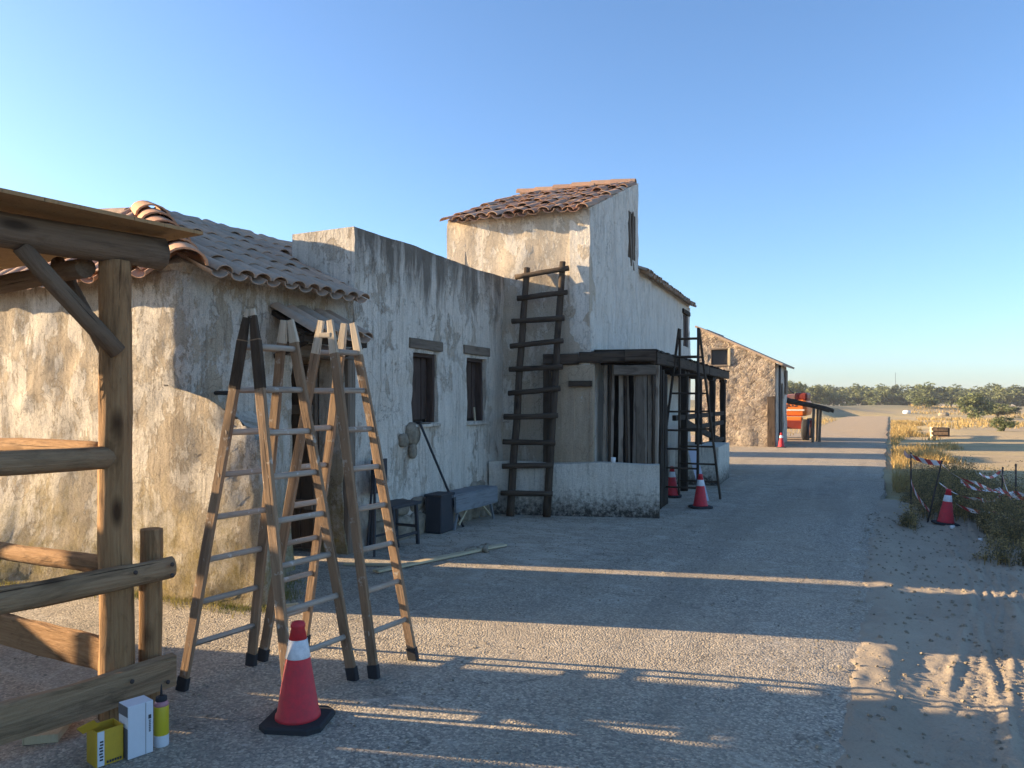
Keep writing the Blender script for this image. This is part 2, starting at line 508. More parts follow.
def stick(name, parent, p0, p1, w, d, mat, side=None, rnd=False, seg=None, wob=.003, taper=1.0, bend=0.0, smooth=None, n=10):
    """one timber: local Z along its length, w along side, d across it; round or bevelled square section"""
    p0 = Vector(p0); p1 = Vector(p1)
    L = (p1 - p0).length
    SEED[0] += 1.37
    seg = seg or max(2, min(14, int(L / .18)))
    vs_, fs = [], []
    if rnd:
        prof = [(math.cos(2 * math.pi * i / n) * w / 2, math.sin(2 * math.pi * i / n) * d / 2) for i in range(n)]
    else:
        b = min(w, d) * .12
        a, c = w / 2, d / 2
        prof = [(a, -c + b), (a, c - b), (a - b, c), (-a + b, c), (-a, c - b), (-a, -c + b), (-a + b, -c), (a - b, -c)]
    k = len(prof)
    for i in range(seg + 1):
        t = i / seg
        f = 1 + (taper - 1) * t
        bx = math.sin(t * math.pi) * bend
        for j, (x, y) in enumerate(prof):
            q = Vector((x * f, y * f, L * t))
            g = 1 + (nz((x * 9 / max(w, .02), y * 9 / max(d, .02), L * t * 3.5), 1.0, SEED[0]) * wob * 2 / max(min(w, d), .01))
            ox = nz((0, 0, L * t * 1.3), 1.0, SEED[0] + 9) * wob * 1.6
            vs_.append((q.x * g + bx + ox, q.y * g + ox * .6, q.z))
    for i in range(seg):
        for j in range(k):
            a0 = i * k + j; a1 = i * k + (j + 1) % k
            fs.append((a0, a1, a1 + k, a0 + k))
    fs.append(tuple(range(k - 1, -1, -1)))
    fs.append(tuple(seg * k + j for j in range(k)))
    me = mesh(name, vs_, fs)
    sm = rnd if smooth is None else smooth
    if sm:
        for p in me.polygons:
            p.use_smooth = len(p.vertices) == 4
    return put(name, me, mat, parent, frm(p0, p1, side))
def box(name, parent, c, size, mat, rz=0.0, bev=.006, rx=0.0, ry=0.0):
    bm = bmesh.new()
    bmesh.ops.create_cube(bm, size=1.0)
    for v in bm.verts:
        v.co = Vector((v.co.x * size[0], v.co.y * size[1], v.co.z * size[2]))
    if bev:
        bmesh.ops.bevel(bm, geom=bm.edges[:], offset=min(bev, min(size) * .3), segments=2, profile=.6, affect='EDGES')
    me = bpy.data.meshes.new(name)
    bm.to_mesh(me); bm.free()
    mw = Matrix.Translation(Vector(c)) @ Matrix.Rotation(rz, 4, 'Z') @ Matrix.Rotation(ry, 4, 'Y') @ Matrix.Rotation(rx, 4, 'X')
    return put(name, me, mat, parent, mw)
def lathe(name, parent, loc, prof, mat, n=24, mw=None, smooth=True):
    vs_, fs = [], []
    for (r, z) in prof:
        for i in range(n):
            a = 2 * math.pi * i / n
            vs_.append((r * math.cos(a), r * math.sin(a), z))
    for k in range(len(prof) - 1):
        for i in range(n):
            a = k * n + i; b = k * n + (i + 1) % n
            fs.append((a, b, b + n, a + n))
    fs.append(tuple(range(n - 1, -1, -1)))
    fs.append(tuple((len(prof) - 1) * n + i for i in range(n)))
    me = mesh(name, vs_, fs)
    for p in me.polygons:
        p.use_smooth = smooth and len(p.vertices) == 4
    return put(name, me, mat, parent, mw or Matrix.Translation(Vector(loc)))
def slab(name, parent, pts, th, mat):
    """flat polygon given in world space, thickened along minus its normal"""
    pts = [Vector(p) for p in pts]
    nrm = (pts[1] - pts[0]).cross(pts[2] - pts[0]).normalized()
    k = len(pts)
    vs_ = pts + [p - nrm * th for p in pts]
    fs = [tuple(range(k)), tuple(range(2 * k - 1, k - 1, -1))]
    for i in range(k):
        j = (i + 1) % k
        fs.append((i, i + k, j + k, j))
    return put(name, mesh(name, vs_, fs), mat, parent)

def lines(a, b, res, extra):
    xs = {round(a, 4), round(b, 4)}
    n = max(1, int(round((b - a) / res)))
    for i in range(n + 1):
        xs.add(round(a + (b - a) * i / n, 4))
    ex = [round(e, 4) for e in extra if a <= e <= b]
    xs = {x for x in xs if all(abs(x - e) > res * .3 for e in ex) or x in (round(a, 4), round(b, 4))}
    return sorted(xs | set(ex))
def wall(name, parent, p0, dirv, length, z0, top, th, mat, openings=(), disp=.02, res=.12, pos=None, seed=0.0, smooth=True, ztop_min=None, bulge=None):
    """a solid rough wall with real openings; outward side is to the right of dirv"""
    d = Vector((dirv[0], dirv[1])).normalized()
    nn = Vector((d.y, -d.x))
    tf = top if callable(top) else (lambda s: top)
    es = [e for o in openings for e in o[:2]]
    ez = [e for o in openings for e in o[2:4]]
    S = lines(0, length, res, es)
    zmin = ztop_min if ztop_min is not None else min(tf(s) for s in S)
    Z = lines(z0, zmin, res, ez)
    nb = len(Z)
    mxt = max(tf(s) for s in S)
    ne = int(math.ceil((mxt - zmin) / res)) if mxt - zmin > .01 else 0
    rows = nb + ne
    def zz(s, r):
        if r < nb - 1 or ne == 0:
            return Z[r] if r < nb - 1 else tf(s) if ne == 0 else Z[r]
        if r == nb - 1:
            return Z[r]
        return Z[-1] + (tf(s) - Z[-1]) * (r - nb + 1) / ne
    if pos is None:
        def pos(s, z, dep):
            b = bulge(s, z) if (bulge and dep == 0) else 0
            q = Vector((p0[0], p0[1])) + d * s + nn * (b - dep)
            return q, nn
    vs_ = []
    for r in range(rows):
        for s in S:
            z = zz(s, r)
            q, n_ = pos(s, z, 0)
            v3 = Vector((q.x, q.y, z))
            a = nz(v3, 1.7, seed) * .9 + nz(v3, 4.5, seed + 4) * .55 + nz(v3, 11, seed + 8) * .28
            if r == 0:
                a *= .3
            q = q + n_ * (a * disp)
            dz = nz(v3, 2.3, seed + 20) * disp * .35 if r == rows - 1 else 0
            vs_.append((q.x, q.y, z + dz))
    off = len(vs_)
    for r in range(rows):
        for s in S:
            z = zz(s, r)
            q, n_ = pos(s, z, th)
            vs_.append((q.x, q.y, z))
    ns = len(S)
    def solid(i, r):
        if i < 0 or r < 0 or i >= ns - 1 or r >= rows - 1:
            return False
        if r >= nb - 1:
            return True
        cs = (S[i] + S[i + 1]) / 2; cz = (Z[r] + Z[r + 1]) / 2
        return not any(o[0] < cs < o[1] and o[2] < cz < o[3] for o in openings)
    fs = []
    for r in range(rows - 1):
        for i in range(ns - 1):
            if not solid(i, r):
                continue
            a = r * ns + i; b = a + 1; c = b + ns; e = a + ns
            fs.append((a, b, c, e))
            fs.append((off + e, off + c, off + b, off + a))
            if not solid(i - 1, r): fs.append((a, e, off + e, off + a))
            if not solid(i + 1, r): fs.append((c, b, off + b, off + c))
            if not solid(i, r - 1): fs.append((b, a, off + a, off + b))
            if not solid(i, r + 1): fs.append((e, c, off + c, off + e))
    me = mesh(name, vs_, fs)
    if smooth:
        me.polygons.foreach_set('use_smooth', [True] * len(me.polygons))
        me.set_sharp_from_angle(angle=R(50))
    return put(name, me, mat, parent)

# barrel tiles ------------------------------------------------------------------
def tile_mesh(name, L, w0, w1, th=.012, n=7, hscale=.48, sag=0.0):
    vs_, fs = [], []
    for (y, w) in ((0, w0), (L * .5, (w0 + w1) / 2), (L, w1)):
        for rad in (w / 2, w / 2 - th):
            for i in range(n + 1):
                a = math.pi * i / n
                vs_.append((-rad * math.cos(a), y, rad * math.sin(a) * hscale * 1.25))
    k = n + 1
    for ring in range(2):
        o0 = ring * 2 * k; o1 = (ring + 1) * 2 * k
        for i in range(n):
            fs.append((o0 + i, o0 + i + 1, o1 + i + 1, o1 + i))
            fs.append((o0 + k + i + 1, o0 + k + i, o1 + k + i, o1 + k + i + 1))
        fs.append((o0, o1, o1 + k, o0 + k))
        fs.append((o0 + n, o0 + k + n, o1 + k + n, o1 + n))
    for i in range(n):
        fs.append((i, k + i, k + i + 1, i + 1))
        o = 4 * k
        fs.append((o + i, o + i + 1, o + k + i + 1, o + k + i))
    me = mesh(name, vs_, fs)
    for p in me.polygons:
        p.use_smooth = True
    me.set_sharp_from_angle(angle=R(50))
    return me
def roof_tiles(parent, O, e, s, ncol, pitch, nrow, expo, mat, L=.46, w0=.185, w1=.162, jit=1.0, keep=None, tag_=''):
    e = Vector(e).normalized(); s = Vector(s).normalized(); n = e.cross(s).normalized()
    cov = tile_mesh('roof_tile', L, w0, w1); cov.materials.append(mat)
    pan = tile_mesh('roof_tile', L, w0 * .98, w1 * .98); pan.materials.append(mat)
    B = Matrix((e, s, n)).transposed().to_4x4()
    for i in range(ncol):
        for j in range(nrow):
            for kind in (0, 1):
                if kind == 1 and i == ncol - 1:
                    continue
                u = (i + .5 + .5 * kind) * pitch
                c = Vector(O) + e * (u + random.gauss(0, .008) * jit) + s * (j * expo + random.gauss(0, .012) * jit - .03 * kind)
                if keep and not (keep(c) and keep(c + s * (L * .72))):
                    continue
                h = .06 if kind == 0 else .072
                mw = Matrix.Translation(c + n * (h + random.gauss(0, .004) * jit)) @ B @ Matrix.Rotation(random.gauss(0, .035) * jit, 4, 'Z')
                mw = mw @ Matrix.Rotation(R(-1.5 if kind == 0 else -1.2), 4, 'X')
                if kind == 1:
                    mw = mw @ Matrix.Rotation(math.pi, 4, 'Y')
                o = bpy.data.objects.new('roof_tile', cov if kind == 0 else pan)
                link(o, parent)
                o.matrix_basis = wmat(parent).inverted() @ mw

# tower frame: u to the right along its front, v back along its side
TC = (-3.781, 10.162); TA = R(4)
TU = Vector((math.cos(TA), math.sin(TA), 0)); TV = Vector((-math.sin(TA), math.cos(TA), 0))
def tl(u, v, z=0.0):
    return Vector((TC[0], TC[1], 0)) + TU * u + TV * v + Vector((0, 0, z))
def smst(a, b, x):
    t = min(1, max(0, (x - a) / (b - a)))
    return t * t * (3 - 2 * t)

# ================================================================== GROUND
def uneven(a, b, c, d, n1, n2):
    out = [a + (b - a) * (1 - (1 - i / n1) ** 2) for i in range(n1)]
    out += [b + (c - b) * i / n2 for i in range(n2)]
    out += [c + (d - c) * (i / n1) ** 2 for i in range(n1 + 1)]
    return out
def terr_z(x, y):
    z = -.13 + .085 * smst(15.5, 18, y)
    r = math.hypot(x, y)
    z += smst(18, 60, r) * (nz((x * .035, y * .035, 0)) * .35 + nz((x * .12, y * .12, 3)) * .1)
    for (cx, cy, sx, sy, h) in ((-9.5, 88, 7, 9, 1.25), (1.5, 104, 9, 8, .9), (-22, 100, 14, 12, 1.6), (16, 118, 16, 7, .8), (26, 96, 9, 7, .7)):
        z += h * math.exp(-((x - cx) / sx) ** 2 - ((y - cy) / sy) ** 2)
    if -5.5 < x < 2 and y < 84:
        z = min(z, -.045)
    z = z * 1 - 0.0
    return z
xs = uneven(-900, -40, 40, 900, 14, 100)
ys = uneven(-300, -10, 135, 1800, 14, 130)
vs_ = [(x, y, terr_z(x, y)) for y in ys for x in xs]
nx = len(xs)
fs = [(j * nx + i, j * nx + i + 1, (j + 1) * nx + i + 1, (j + 1) * nx + i) for j in range(len(ys) - 1) for i in range(nx - 1)]
o = put('terrain', mesh('terrain', vs_, fs), M['field'], smooth=True)
tag(o, 'dry tan field reaching to the tree line', None, None, 'structure')

def road_edge(y):
    return -.12 + .05 * math.sin(y * .9) * .4 + nz((0, y * 1.1, 0), 1, 3) * .09 + nz((0, y * 4.5, 0), 1, 7) * .05
def road_left(y):
    return -14.0 if y < 40 else -14 + 10.3 * smst(40, 46, y)
ylist = [-9 + i * .12 for i in range(int(29 / .12))]
y = ylist[-1]
while y < 86:
    y += max(.3, (y - 18) * .05)
    ylist.append(y)
cols_ = [0, .2, .4, .55, .65, .75, .85, .92, .96, .985, 1.0]
vs_, fs = [], []
for y in ylist:
    a, b = road_left(y), road_edge(y)
    for t in cols_:
        x = a + (b - a) * t
        z = .0 + nz((x * .5, y * .5, 0), 1, 2) * .012 - (.012 if t == 1 else .003 if t > .98 else 0) + (smst(60, 86, y) * .0)
        vs_.append((x, y, z))
    vs_.append((b + .025, y, -.09))
k = len(cols_) + 1
for j in range(len(ylist) - 1):
    for i in range(k - 1):
        fs.append((j * k + i, j * k + i + 1, (j + 1) * k + i + 1, (j + 1) * k + i))
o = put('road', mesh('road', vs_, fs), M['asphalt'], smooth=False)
tag(o, None, None, None, 'structure')

# sandy verge with tyre tread printed in it
def verge_z(x, y):
    brk = smst(-.25, .25, nz((x * 1.3, y * .6, 0), 1, 31) + .3)
    z = -.05 + nz((x * .9, y * .9, 0), 1, 5) * .02 + nz((x * 4, y * 4, 0), 1, 6) * .008 + nz((x * 14, y * 14, 0), 1, 8) * .007 + nz((x * 30, y * 30, 0), 1, 9) * .004
    # two crossing tracks: direction roughly along the road
    for (x0, y0, ax, ay, w) in ((.34, 4.2, .13, .991, .12), (.66, 4.2, .02, 1.0, .11), (.95, 4.3, .16, .987, .12), (1.3, 4.3, -.1, .995, .12)):
        dx, dy = x - x0, y - y0
        l = dx * ax + dy * ay
        c = dx * ay - dy * ax
        if abs(c) < w:
            fade = smst(w, w * .8, abs(c))
            lug = abs(((l * 1.0 + abs(c) * .9 + nz((x * 5, y * 5, 0), 1, 3) * .03) / .052) % 1.0 - .5) * 2
            grv = abs((c / .06) % 1.0 - .5) * 2
            z += brk * fade * (-.006 + .0075 * smst(.3, .6, lug) * smst(.1, .35, grv))
        elif abs(c) < w + .07:
            z += brk * .012 * (1 - abs(abs(c) - w - .03) / .04) if abs(abs(c) - w - .03) < .04 else 0
    if x < .3:
        eg = smst(.2, -.06, x)
        z = z * (1 - eg) + eg * (-.008 + .016 * nz((x * 2.5, y * 1.7, 0), 1, 41) + .014 * nz((x * 9, y * 8, 0), 1, 43) - .03 * smst(-.16, -.3, x))
    e = smst(5.0, 7.0, x)
    return z * (1 - e) - .16 * e
xs = [-.3 + i * .014 for i in range(170)]
while xs[-1] < 7.2:
    xs.append(xs[-1] + .16)
ys = [1.5 + .4 * i for i in range(4)] + [3.1 + i * .014 for i in range(260)]
while ys[-1] < 15.5:
    ys.append(ys[-1] + .05)
vs_ = []
for y in ys:
    e = smst(13.5, 15.5, y)
    for x in xs:
        vs_.append((x, y, verge_z(x, y) * (1 - e) - .16 * e))
nx = len(xs)
fs = [(j * nx + i, j * nx + i + 1, (j + 1) * nx + i + 1, (j + 1) * nx + i) for j in range(len(ys) - 1) for i in range(nx - 1)]
o = put('sand_verge', mesh('sand_verge', vs_, fs), M['sand'], smooth=True)
tag(o, None, None, None, 'structure')

# ================================================================== CORNER HOUSE (left)
W1 = -10.4
XF = -5.1
YC = 4.4
L1 = XF - W1
house = empty('corner_house', (-7, 5.5, 0), 'ochre plastered corner house with hipped clay tile roof behind the folding ladders', 'house')
LF = 6.57 - YC
def h_pos(s, z, dep):
    # upper line: front wall, rounded corner, road facade
    rr = .12
    if s < L1 - rr:
        q = Vector((W1 + s, YC - (L1 - s) * .03)); n_ = Vector((.0, -1)).normalized()
    elif s > L1 + rr:
        q = Vector((XF, YC + s - L1)); n_ = Vector((1, 0))
    else:
        t = (s - L1 + rr) / (2 * rr); a = t * math.pi / 2
        q = Vector((XF - rr + rr * math.sin(a), YC + rr - rr * math.cos(a))); n_ = Vector((math.sin(a), -math.cos(a)))
    if dep:
        return q - Vector((n_.x, n_.y)) * dep if abs(s - L1) > .5 else Vector((XF - dep, YC + dep)) * 1.0 + Vector((min(0, s - L1), max(0, s - L1))), n_
    # thick lower masonry that stands out past the upper corner
    zl = 1.76 - .3 * smst(L1 - .4, L1 + .06, s) + .05 * nz((s * 3, 0, 0), 1, 3)
    led = 1 - smst(zl - .17, zl + .05, z)
    m = 0
    if s <= L1:
        m = .80 * smst(L1 - 1.9, L1 - .02, s)
    else:
        m = .80 * (1 - min(1, (s - L1) / 1.08)) ** .8
    grow = .85 + .2 * (1 - z / 1.7)
    push = Vector((m * led * grow, 0))
    if s <= L1 + .15:
        bt = max(0, 1 - z / 1.25)
        push += Vector((0, -(bt ** 2) * (.03 + .55 * smst(L1 - .6, L1 - 3.2, s)) + .07 * led * smst(L1 - .7, L1, s)))
    else:
        push += Vector((.05 * max(0, 1 - z / .5) ** 2, 0))
    n2 = n_
    return q + push, n2
DS0, DS1 = L1 + (5.62 - YC), L1 + (6.40 - YC)
wall('wall', house, None, (1, 0), L1 + LF, 0 - .02, 2.65, .32, M['house'], [(DS0, DS1, -.05, 2.02)], .034, .055, pos=h_pos, seed=1)
wall('back_wall', house, (-8.5, 9.0), (0, -1), 4.5, 0, 3.0, .25, M['house'], [(9.0 - 5.40, 9.0 - 5.16, -.05, 2.3)], .02, .4, seed=2)
wall('end_wall', house, (-5.97, 8.9), (-1, 0), 2.5, 0, 3.3, .25, M['house'], (), .02, .4, seed=3)
# roof decks
EA = V(-4.93, 4.26, 2.60); AP = V(-6.77, 5.4, 3.46)
sl1 = (3.46 - 2.60) / 1.84; EI = V(-5.06, 4.36, 2.64 + .13 * sl1); AD = V(-6.77, 5.4, 3.50)
roof = slab('roof', house, [EI, V(-5.06, 6.56, EI.z), V(-5.97, 6.56, 2.64 + 1.04 * sl1), V(-5.97, 7.4, 2.64 + 1.04 * sl1), V(-6.77, 7.4, 3.5), AD], .08, M['house'])
slab('roof_deck', house, [V(-9.4, 4.36, EI.z), EI, AD, V(-9.4, 5.4, 3.50)], .08, M['house'])
slab('roof_deck', house, [V(-9.4, 5.4, 3.455), AP - V(0, 0, .005), V(-6.77, 7.4, 3.455), V(-8.6, 7.4, 2.7), V(-9.4, 7.4, 2.7)], .05, M['wood_grey'])
# right slope tiles
sv = (AP - V(-4.93, 5.4, 2.60))
hipn = (AP - EA)
def keep_r(c):
    t = (c.x - EA.x) / (AP.x - EA.x)
    yh = EA.y + t * (AP.y - EA.y)
    if c.y < yh + .02: return False
    if c.x > -5.99 and c.y > 6.5: return False
    return True
roof_tiles(roof, V(-4.88, 4.3, 2.585), (0, 1, 0), sv, 15, .205, 6, .355, M['tile_old'], keep=keep_r)
sf = V(0, 1.14, .86)
def keep_f(c):
    t = (c.y - EA.y) / (AP.y - EA.y)
    return c.x < EA.x + t * (AP.x - EA.x) - .06
roof_tiles(roof, V(-9.4, 4.2, 2.57), (1, 0, 0), sf, 22, .205, 4, .37, M['tile_red'], keep=keep_f)
# hip and ridge tiles
hipm = tile_mesh('hip_tile', .5, .33, .27, .02, 9, .62); hipm.materials.append(M['tile_hip'])
def cap_row(p0, p1, me, name, step, lift, par):
    p0 = Vector(p0); p1 = Vector(p1); d = (p1 - p0); L = d.length; d.normalize()
    x = d.cross(V(0, 0, 1)).normalized(); n = x.cross(d)
    B = Matrix((x, d, n)).transposed().to_4x4()
    k = int(L / step)
    for i in range(k):
        c = p0 + d * (i * step) + n * (lift + random.gauss(0, .006))
        o = bpy.data.objects.new(name, me); link(o, par)
        o.matrix_basis = wmat(par).inverted() @ (Matrix.Translation(c) @ B @ Matrix.Rotation(random.gauss(0, .03), 4, 'Z') @ Matrix.Rotation(R(-2.5), 4, 'X'))
cap_row(EA + V(-.02, .02, .03), AP + (AP - EA) * .06, hipm, 'hip_tile', .4, .05, roof)
ridm = tile_mesh('ridge_tile', .44, .24, .21, .018, 8, .7); ridm.materials.append(M['tile_old'])
cap_row(V(-6.77, 7.5, 3.44), V(-6.77, 5.4, 3.44), ridm, 'ridge_tile', .38, .04, roof)
cap_row(V(-9.4, 5.4, 3.46), V(-6.9, 5.4, 3.46), ridm, 'ridge_tile', .38, .05, roof)
# door, lintel, step and board canopy over the door
door = box('door', house, (-5.78, 6.36, 1.0), (.72, .045, 1.96), M['wood_grey'], 0, .004)
for i in range(4):
    box('plank', door, (-6.05 + i * .18, 6.33, 1.0), (.165, .02, 1.92), M['wood_beam'], 0, .004)
box('crossbar', door, (-5.78, 6.305, 1.5), (.7, .025, .1), M['wood_grey'])
box('crossbar', door, (-5.78, 6.305, .5), (.7, .025, .1), M['wood_grey'])
stick('lintel', house, (-5.16, 5.5, 2.08), (-5.16, 6.54, 2.08), .13, .2, M['wood_grey'])
stick('door_jamb', house, (-5.2, 5.64, 0), (-5.2, 5.64, 2.02), .08, .1, M['wood_grey'])
stick('door_jamb', house, (-5.12, 6.48, 0), (-5.12, 6.48, 2.02), .16, .12, M['wood_grey'])
can = slab('door_canopy', house, [V(-4.68, 5.36, 2.205), V(-4.68, 6.24, 2.205), V(-5.1, 6.24, 2.43), V(-5.1, 5.36, 2.43)], .04, M['wood_dark'])
roof_tiles(can, V(-4.62, 5.3, 2.155), (0, 1, 0), (-.43, 0, .235), 5, .19, 1, .4, M['tile_old'], L=.56, w0=.185, w1=.16)
stick('canopy_beam', can, (-4.72, 5.34, 2.15), (-4.72, 6.26, 2.15), .06, .06, M['wood_dark'])
for y in (5.4, 6.2):
    stick('canopy_bracket', can, (-5.08, y, 2.0), (-4.72, y, 2.13), .05, .05, M['wood_dark'])
# broken plaster lip on the shoulder, and a grey cable nest under it
stick('iron_hook', house, (-5.12, 4.72, 1.66), (-4.86, 4.72, 1.66), .035, .035, M['metal_dark'], rnd=True)

# ================================================================== ANNEX with two shuttered windows
annex = empty('annex_house', (-5.5, 8.3, 0), 'streaked grey-white annex with two shuttered windows and a stained parapet', 'house')
def atop(s):
    return 3.44 + .006 * math.sin(s * 2.1) - .012 * s
WN = [(7.70 - 6.59, 8.26 - 6.59, 1.32, 2.17), (9.00 - 6.59, 9.54 - 6.59, 1.31, 2.17)]
wall('wall', annex, (XF, 6.59), (0, 1), 3.49, -.02, atop, .86, M['annex'], WN, .035, .075, seed=11, ztop_min=3.3,
     bulge=lambda s, z: .05 * max(0, 1 - z / .6) ** 2)
for wi, (s0, s1, z0, z1) in enumerate(WN):
    ya, yb = 6.59 + s0, 6.59 + s1
    w = box('window', annex, (-5.30, (ya + yb) / 2, (z0 + z1) / 2), (.03, yb - ya + .01, z1 - z0 + .01), M['wood_dark'], 0, 0)
    n = 4
    for i in range(n):
        ww = (yb - ya - .1) / n
        box('shutter_plank', w, (-5.262 + (.008 if i % 2 else 0), ya + .05 + ww * (i + .5), (z0 + z1) / 2), (.03, ww - .008, z1 - z0 - .08), M['shutter'], 0, .003)
    for yy in (ya + .022, yb - .022):
        stick('window_frame', w, (-5.2, yy, z0), (-5.2, yy, z1), .1, .045, M['shutter'], side=(1, 0, 0))
    stick('window_frame', w, (-5.2, ya + .045, z1 - .022), (-5.2, yb - .045, z1 - .022), .1, .045, M['shutter'], side=(1, 0, 0))
    stick('lintel', w, (-5.105, ya - .1, z1 + .11), (-5.105, yb + .08, z1 + .10), .07, .12, M['wood_grey'], side=(1, 0, 0))
    box('sill', w, (-5.1, (ya + yb) / 2, z0 - .03), (.1, yb - ya + .02, .04), M['annex'], 0, .012)
def rock(name, parent, c, size, seed, mat):
    bm = bmesh.new()
    bmesh.ops.create_icosphere(bm, subdivisions=2, radius=1)
    for v in bm.verts:
        k = 1 + nz(v.co, 1.1, seed) * .45
        q = v.co * k
        v.co = Vector((max(-.8, min(.8, q.x)) * size[0], max(-.85, min(.85, q.y)) * size[1], max(-.85, min(.85, q.z)) * size[2]))
    me = bpy.data.meshes.new(name); bm.to_mesh(me); bm.free()
    return put(name, me, mat, parent, Matrix.Translation(Vector(c)), smooth=True)
y = 6.75
k = 0
while y < 9.75:
    w = random.uniform(.16, .34)
    rock('plinth_stone', annex, (-5.06, y + w / 2, .12 + random.uniform(-.03, .05)), (.09, w * .62, .2), 30 + k, M['rock'])
    if random.random() < .6:
        rock('plinth_stone', annex, (-5.085, y + w / 2 + .05, .36 + random.uniform(-.04, .04)), (.06, w * .5, .11), 60 + k, M['rock'])
    y += w * .95
    k += 1
rock('bare_stone', annex, (-5.085, 7.68, 1.2), (.05, .14, .16), 101, M['rock'])
rock('bare_stone', annex, (-5.085, 7.48, 1.13), (.05, .1, .09), 102, M['rock'])
rock('bare_stone', annex, (-5.085, 7.66, 1.0), (.045, .09, .11), 103, M['rock'])

# ================================================================== TOWER HOUSE with porch
tower = empty('tower_house', tl(-1, 4), 'whitewashed tower house with tiled lean-to roof and dark timber porch', 'house')
TW = 2.24
def td(u, v):
    q = tl(u, v); return (q.x, q.y)
wall('wall', tower, td(-TW, 0), (TU.x, TU.y), TW, -.02, lambda s: 4.27, .3, M['tower'], [], .035, .085, seed=21)

stp = lambda s: 4.30 + 1.13 * min(1, s / 3.0)
side = wall('side_wall', tower, td(.004, .0), (TV.x, TV.y), 2.15, -.02, stp, .3, M['wing'], [], .022, .1, seed=22, ztop_min=4.2)
q = td(.004, 2.15)
wall('side_wall', tower, q, (TV.x, TV.y), .87, -.02, lambda s: stp(s + 2.15), .3, M['wing'], [(.12, .62, 4.0, 4.78)], .022, .1, seed=22, ztop_min=4.95)
q = td(.004, 3.02)
wall('wing_wall', tower, q, (TV.x, TV.y), 5.61, -.02, 3.84, .3, M['wing'], [(4.63, 5.35, 2.86, 3.62)], .025, .12, seed=22)
q = td(-TW, 3.0)
wall('left_wall', tower, q, (-TV.x, -TV.y), 3.0, 0, lambda s: 5.33 - 1.13 * s / 3.0, .3, M['tower'], [], .02, .4, seed=24, ztop_min=4.1)
q = td(0, 3.0)
wall('back_wall', tower, td(-.3, 2.98), (-TU.x, -TU.y), TW - .3, 0, 5.32, .3, M['tower'], [], .02, .4, seed=25)
wall('wing_end_wall', tower, td(-.3, 8.62), (-TU.x, -TU.y), 3.2, 0, 3.9, .3, M['tower'], [], .02, .4, seed=26)
wall('wing_back_wall', tower, td(-3.5, 8.5), (-TV.x, -TV.y), 5.4, 0, 3.9, .3, M['tower'], [], .02, .4, seed=27)
# tower roof
ev = -.13
sl_ = (tl(0, 3.05, 5.39) - tl(0, ev, 4.22)).normalized()
O = tl(-TW - .03, ev, 4.225)
troof = slab('roof', tower, [tl(-TW + .01, .0, 4.315), tl(-.02, .0, 4.315), tl(-.02, 3.0, 5.44), tl(-TW + .01, 3.0, 5.44)], .06, M['tower'])
roof_tiles(troof, O, TU, sl_, 12, .191, 9, .36, M['tile_red'], L=.45, w0=.185, w1=.155, jit=2.6)
ridm2 = tile_mesh('ridge_tile', .44, .24, .21, .018, 8, .7); ridm2.materials.append(M['tile_red'])
cap_row(tl(-TW - .05, 3.03, 5.41), tl(-.05, 3.03, 5.41), ridm2, 'ridge_tile', .36, .05, troof)
# wing roof: eave along the road side
wroof = slab('wing_roof', tower, [tl(.0, 3.03, 3.92), tl(.0, 8.64, 3.92), tl(-1.8, 8.64, 4.66), tl(-1.8, 3.03, 4.66)], .07, M['wing'])
slab('wing_roof', tower, [tl(-1.8, 3.03, 4.645), tl(-1.8, 8.72, 4.645), tl(-3.7, 8.72, 3.86), tl(-3.7, 3.03, 3.86)], .07, M['wood_grey'])
roof_tiles(wroof, tl(.12, 3.04, 3.83), TV, (tl(-1.8, 3, 4.65) - tl(.12, 3, 3.86)), 28, .2, 2, .36, M['tile_old'])
# weathered wooden bars in the high opening
hw = box('high_window', tower, tl(-.25, 2.52, 4.39), (.03, .5, .78), M['wood_dark'], TA, 0)
for i, (vv, t) in enumerate(((2.30, .03), (2.42, -.02), (2.52, .04), (2.64, -.03), (2.75, .01))):
    stick('window_bar', hw, tl(-.03 + .02 * (i % 2), vv, 3.86 + random.uniform(-.05, .1)), tl(-.02, vv + t, 4.86 - random.uniform(0, .14)), .05, .07, M['wood_grey'] if i % 2 else M['wood_beam'], wob=.012)
fw = box('wing_window', tower, tl(-.2, 8.02, 3.24), (.03, .72, .76), M['wood_dark'], TA, 0)
for vv in (7.7, 7.95, 8.2, 8.33):
    stick('shutter_plank', fw, tl(-.03, vv, 2.88), tl(-.03, vv, 3.6), .03, .14, M['shutter'], side=tuple(TU))
stick('lintel', fw, tl(.0, 7.55, 3.67), tl(.0, 8.48, 3.67), .08, .1, M['wood_dark'], side=tuple(TU))
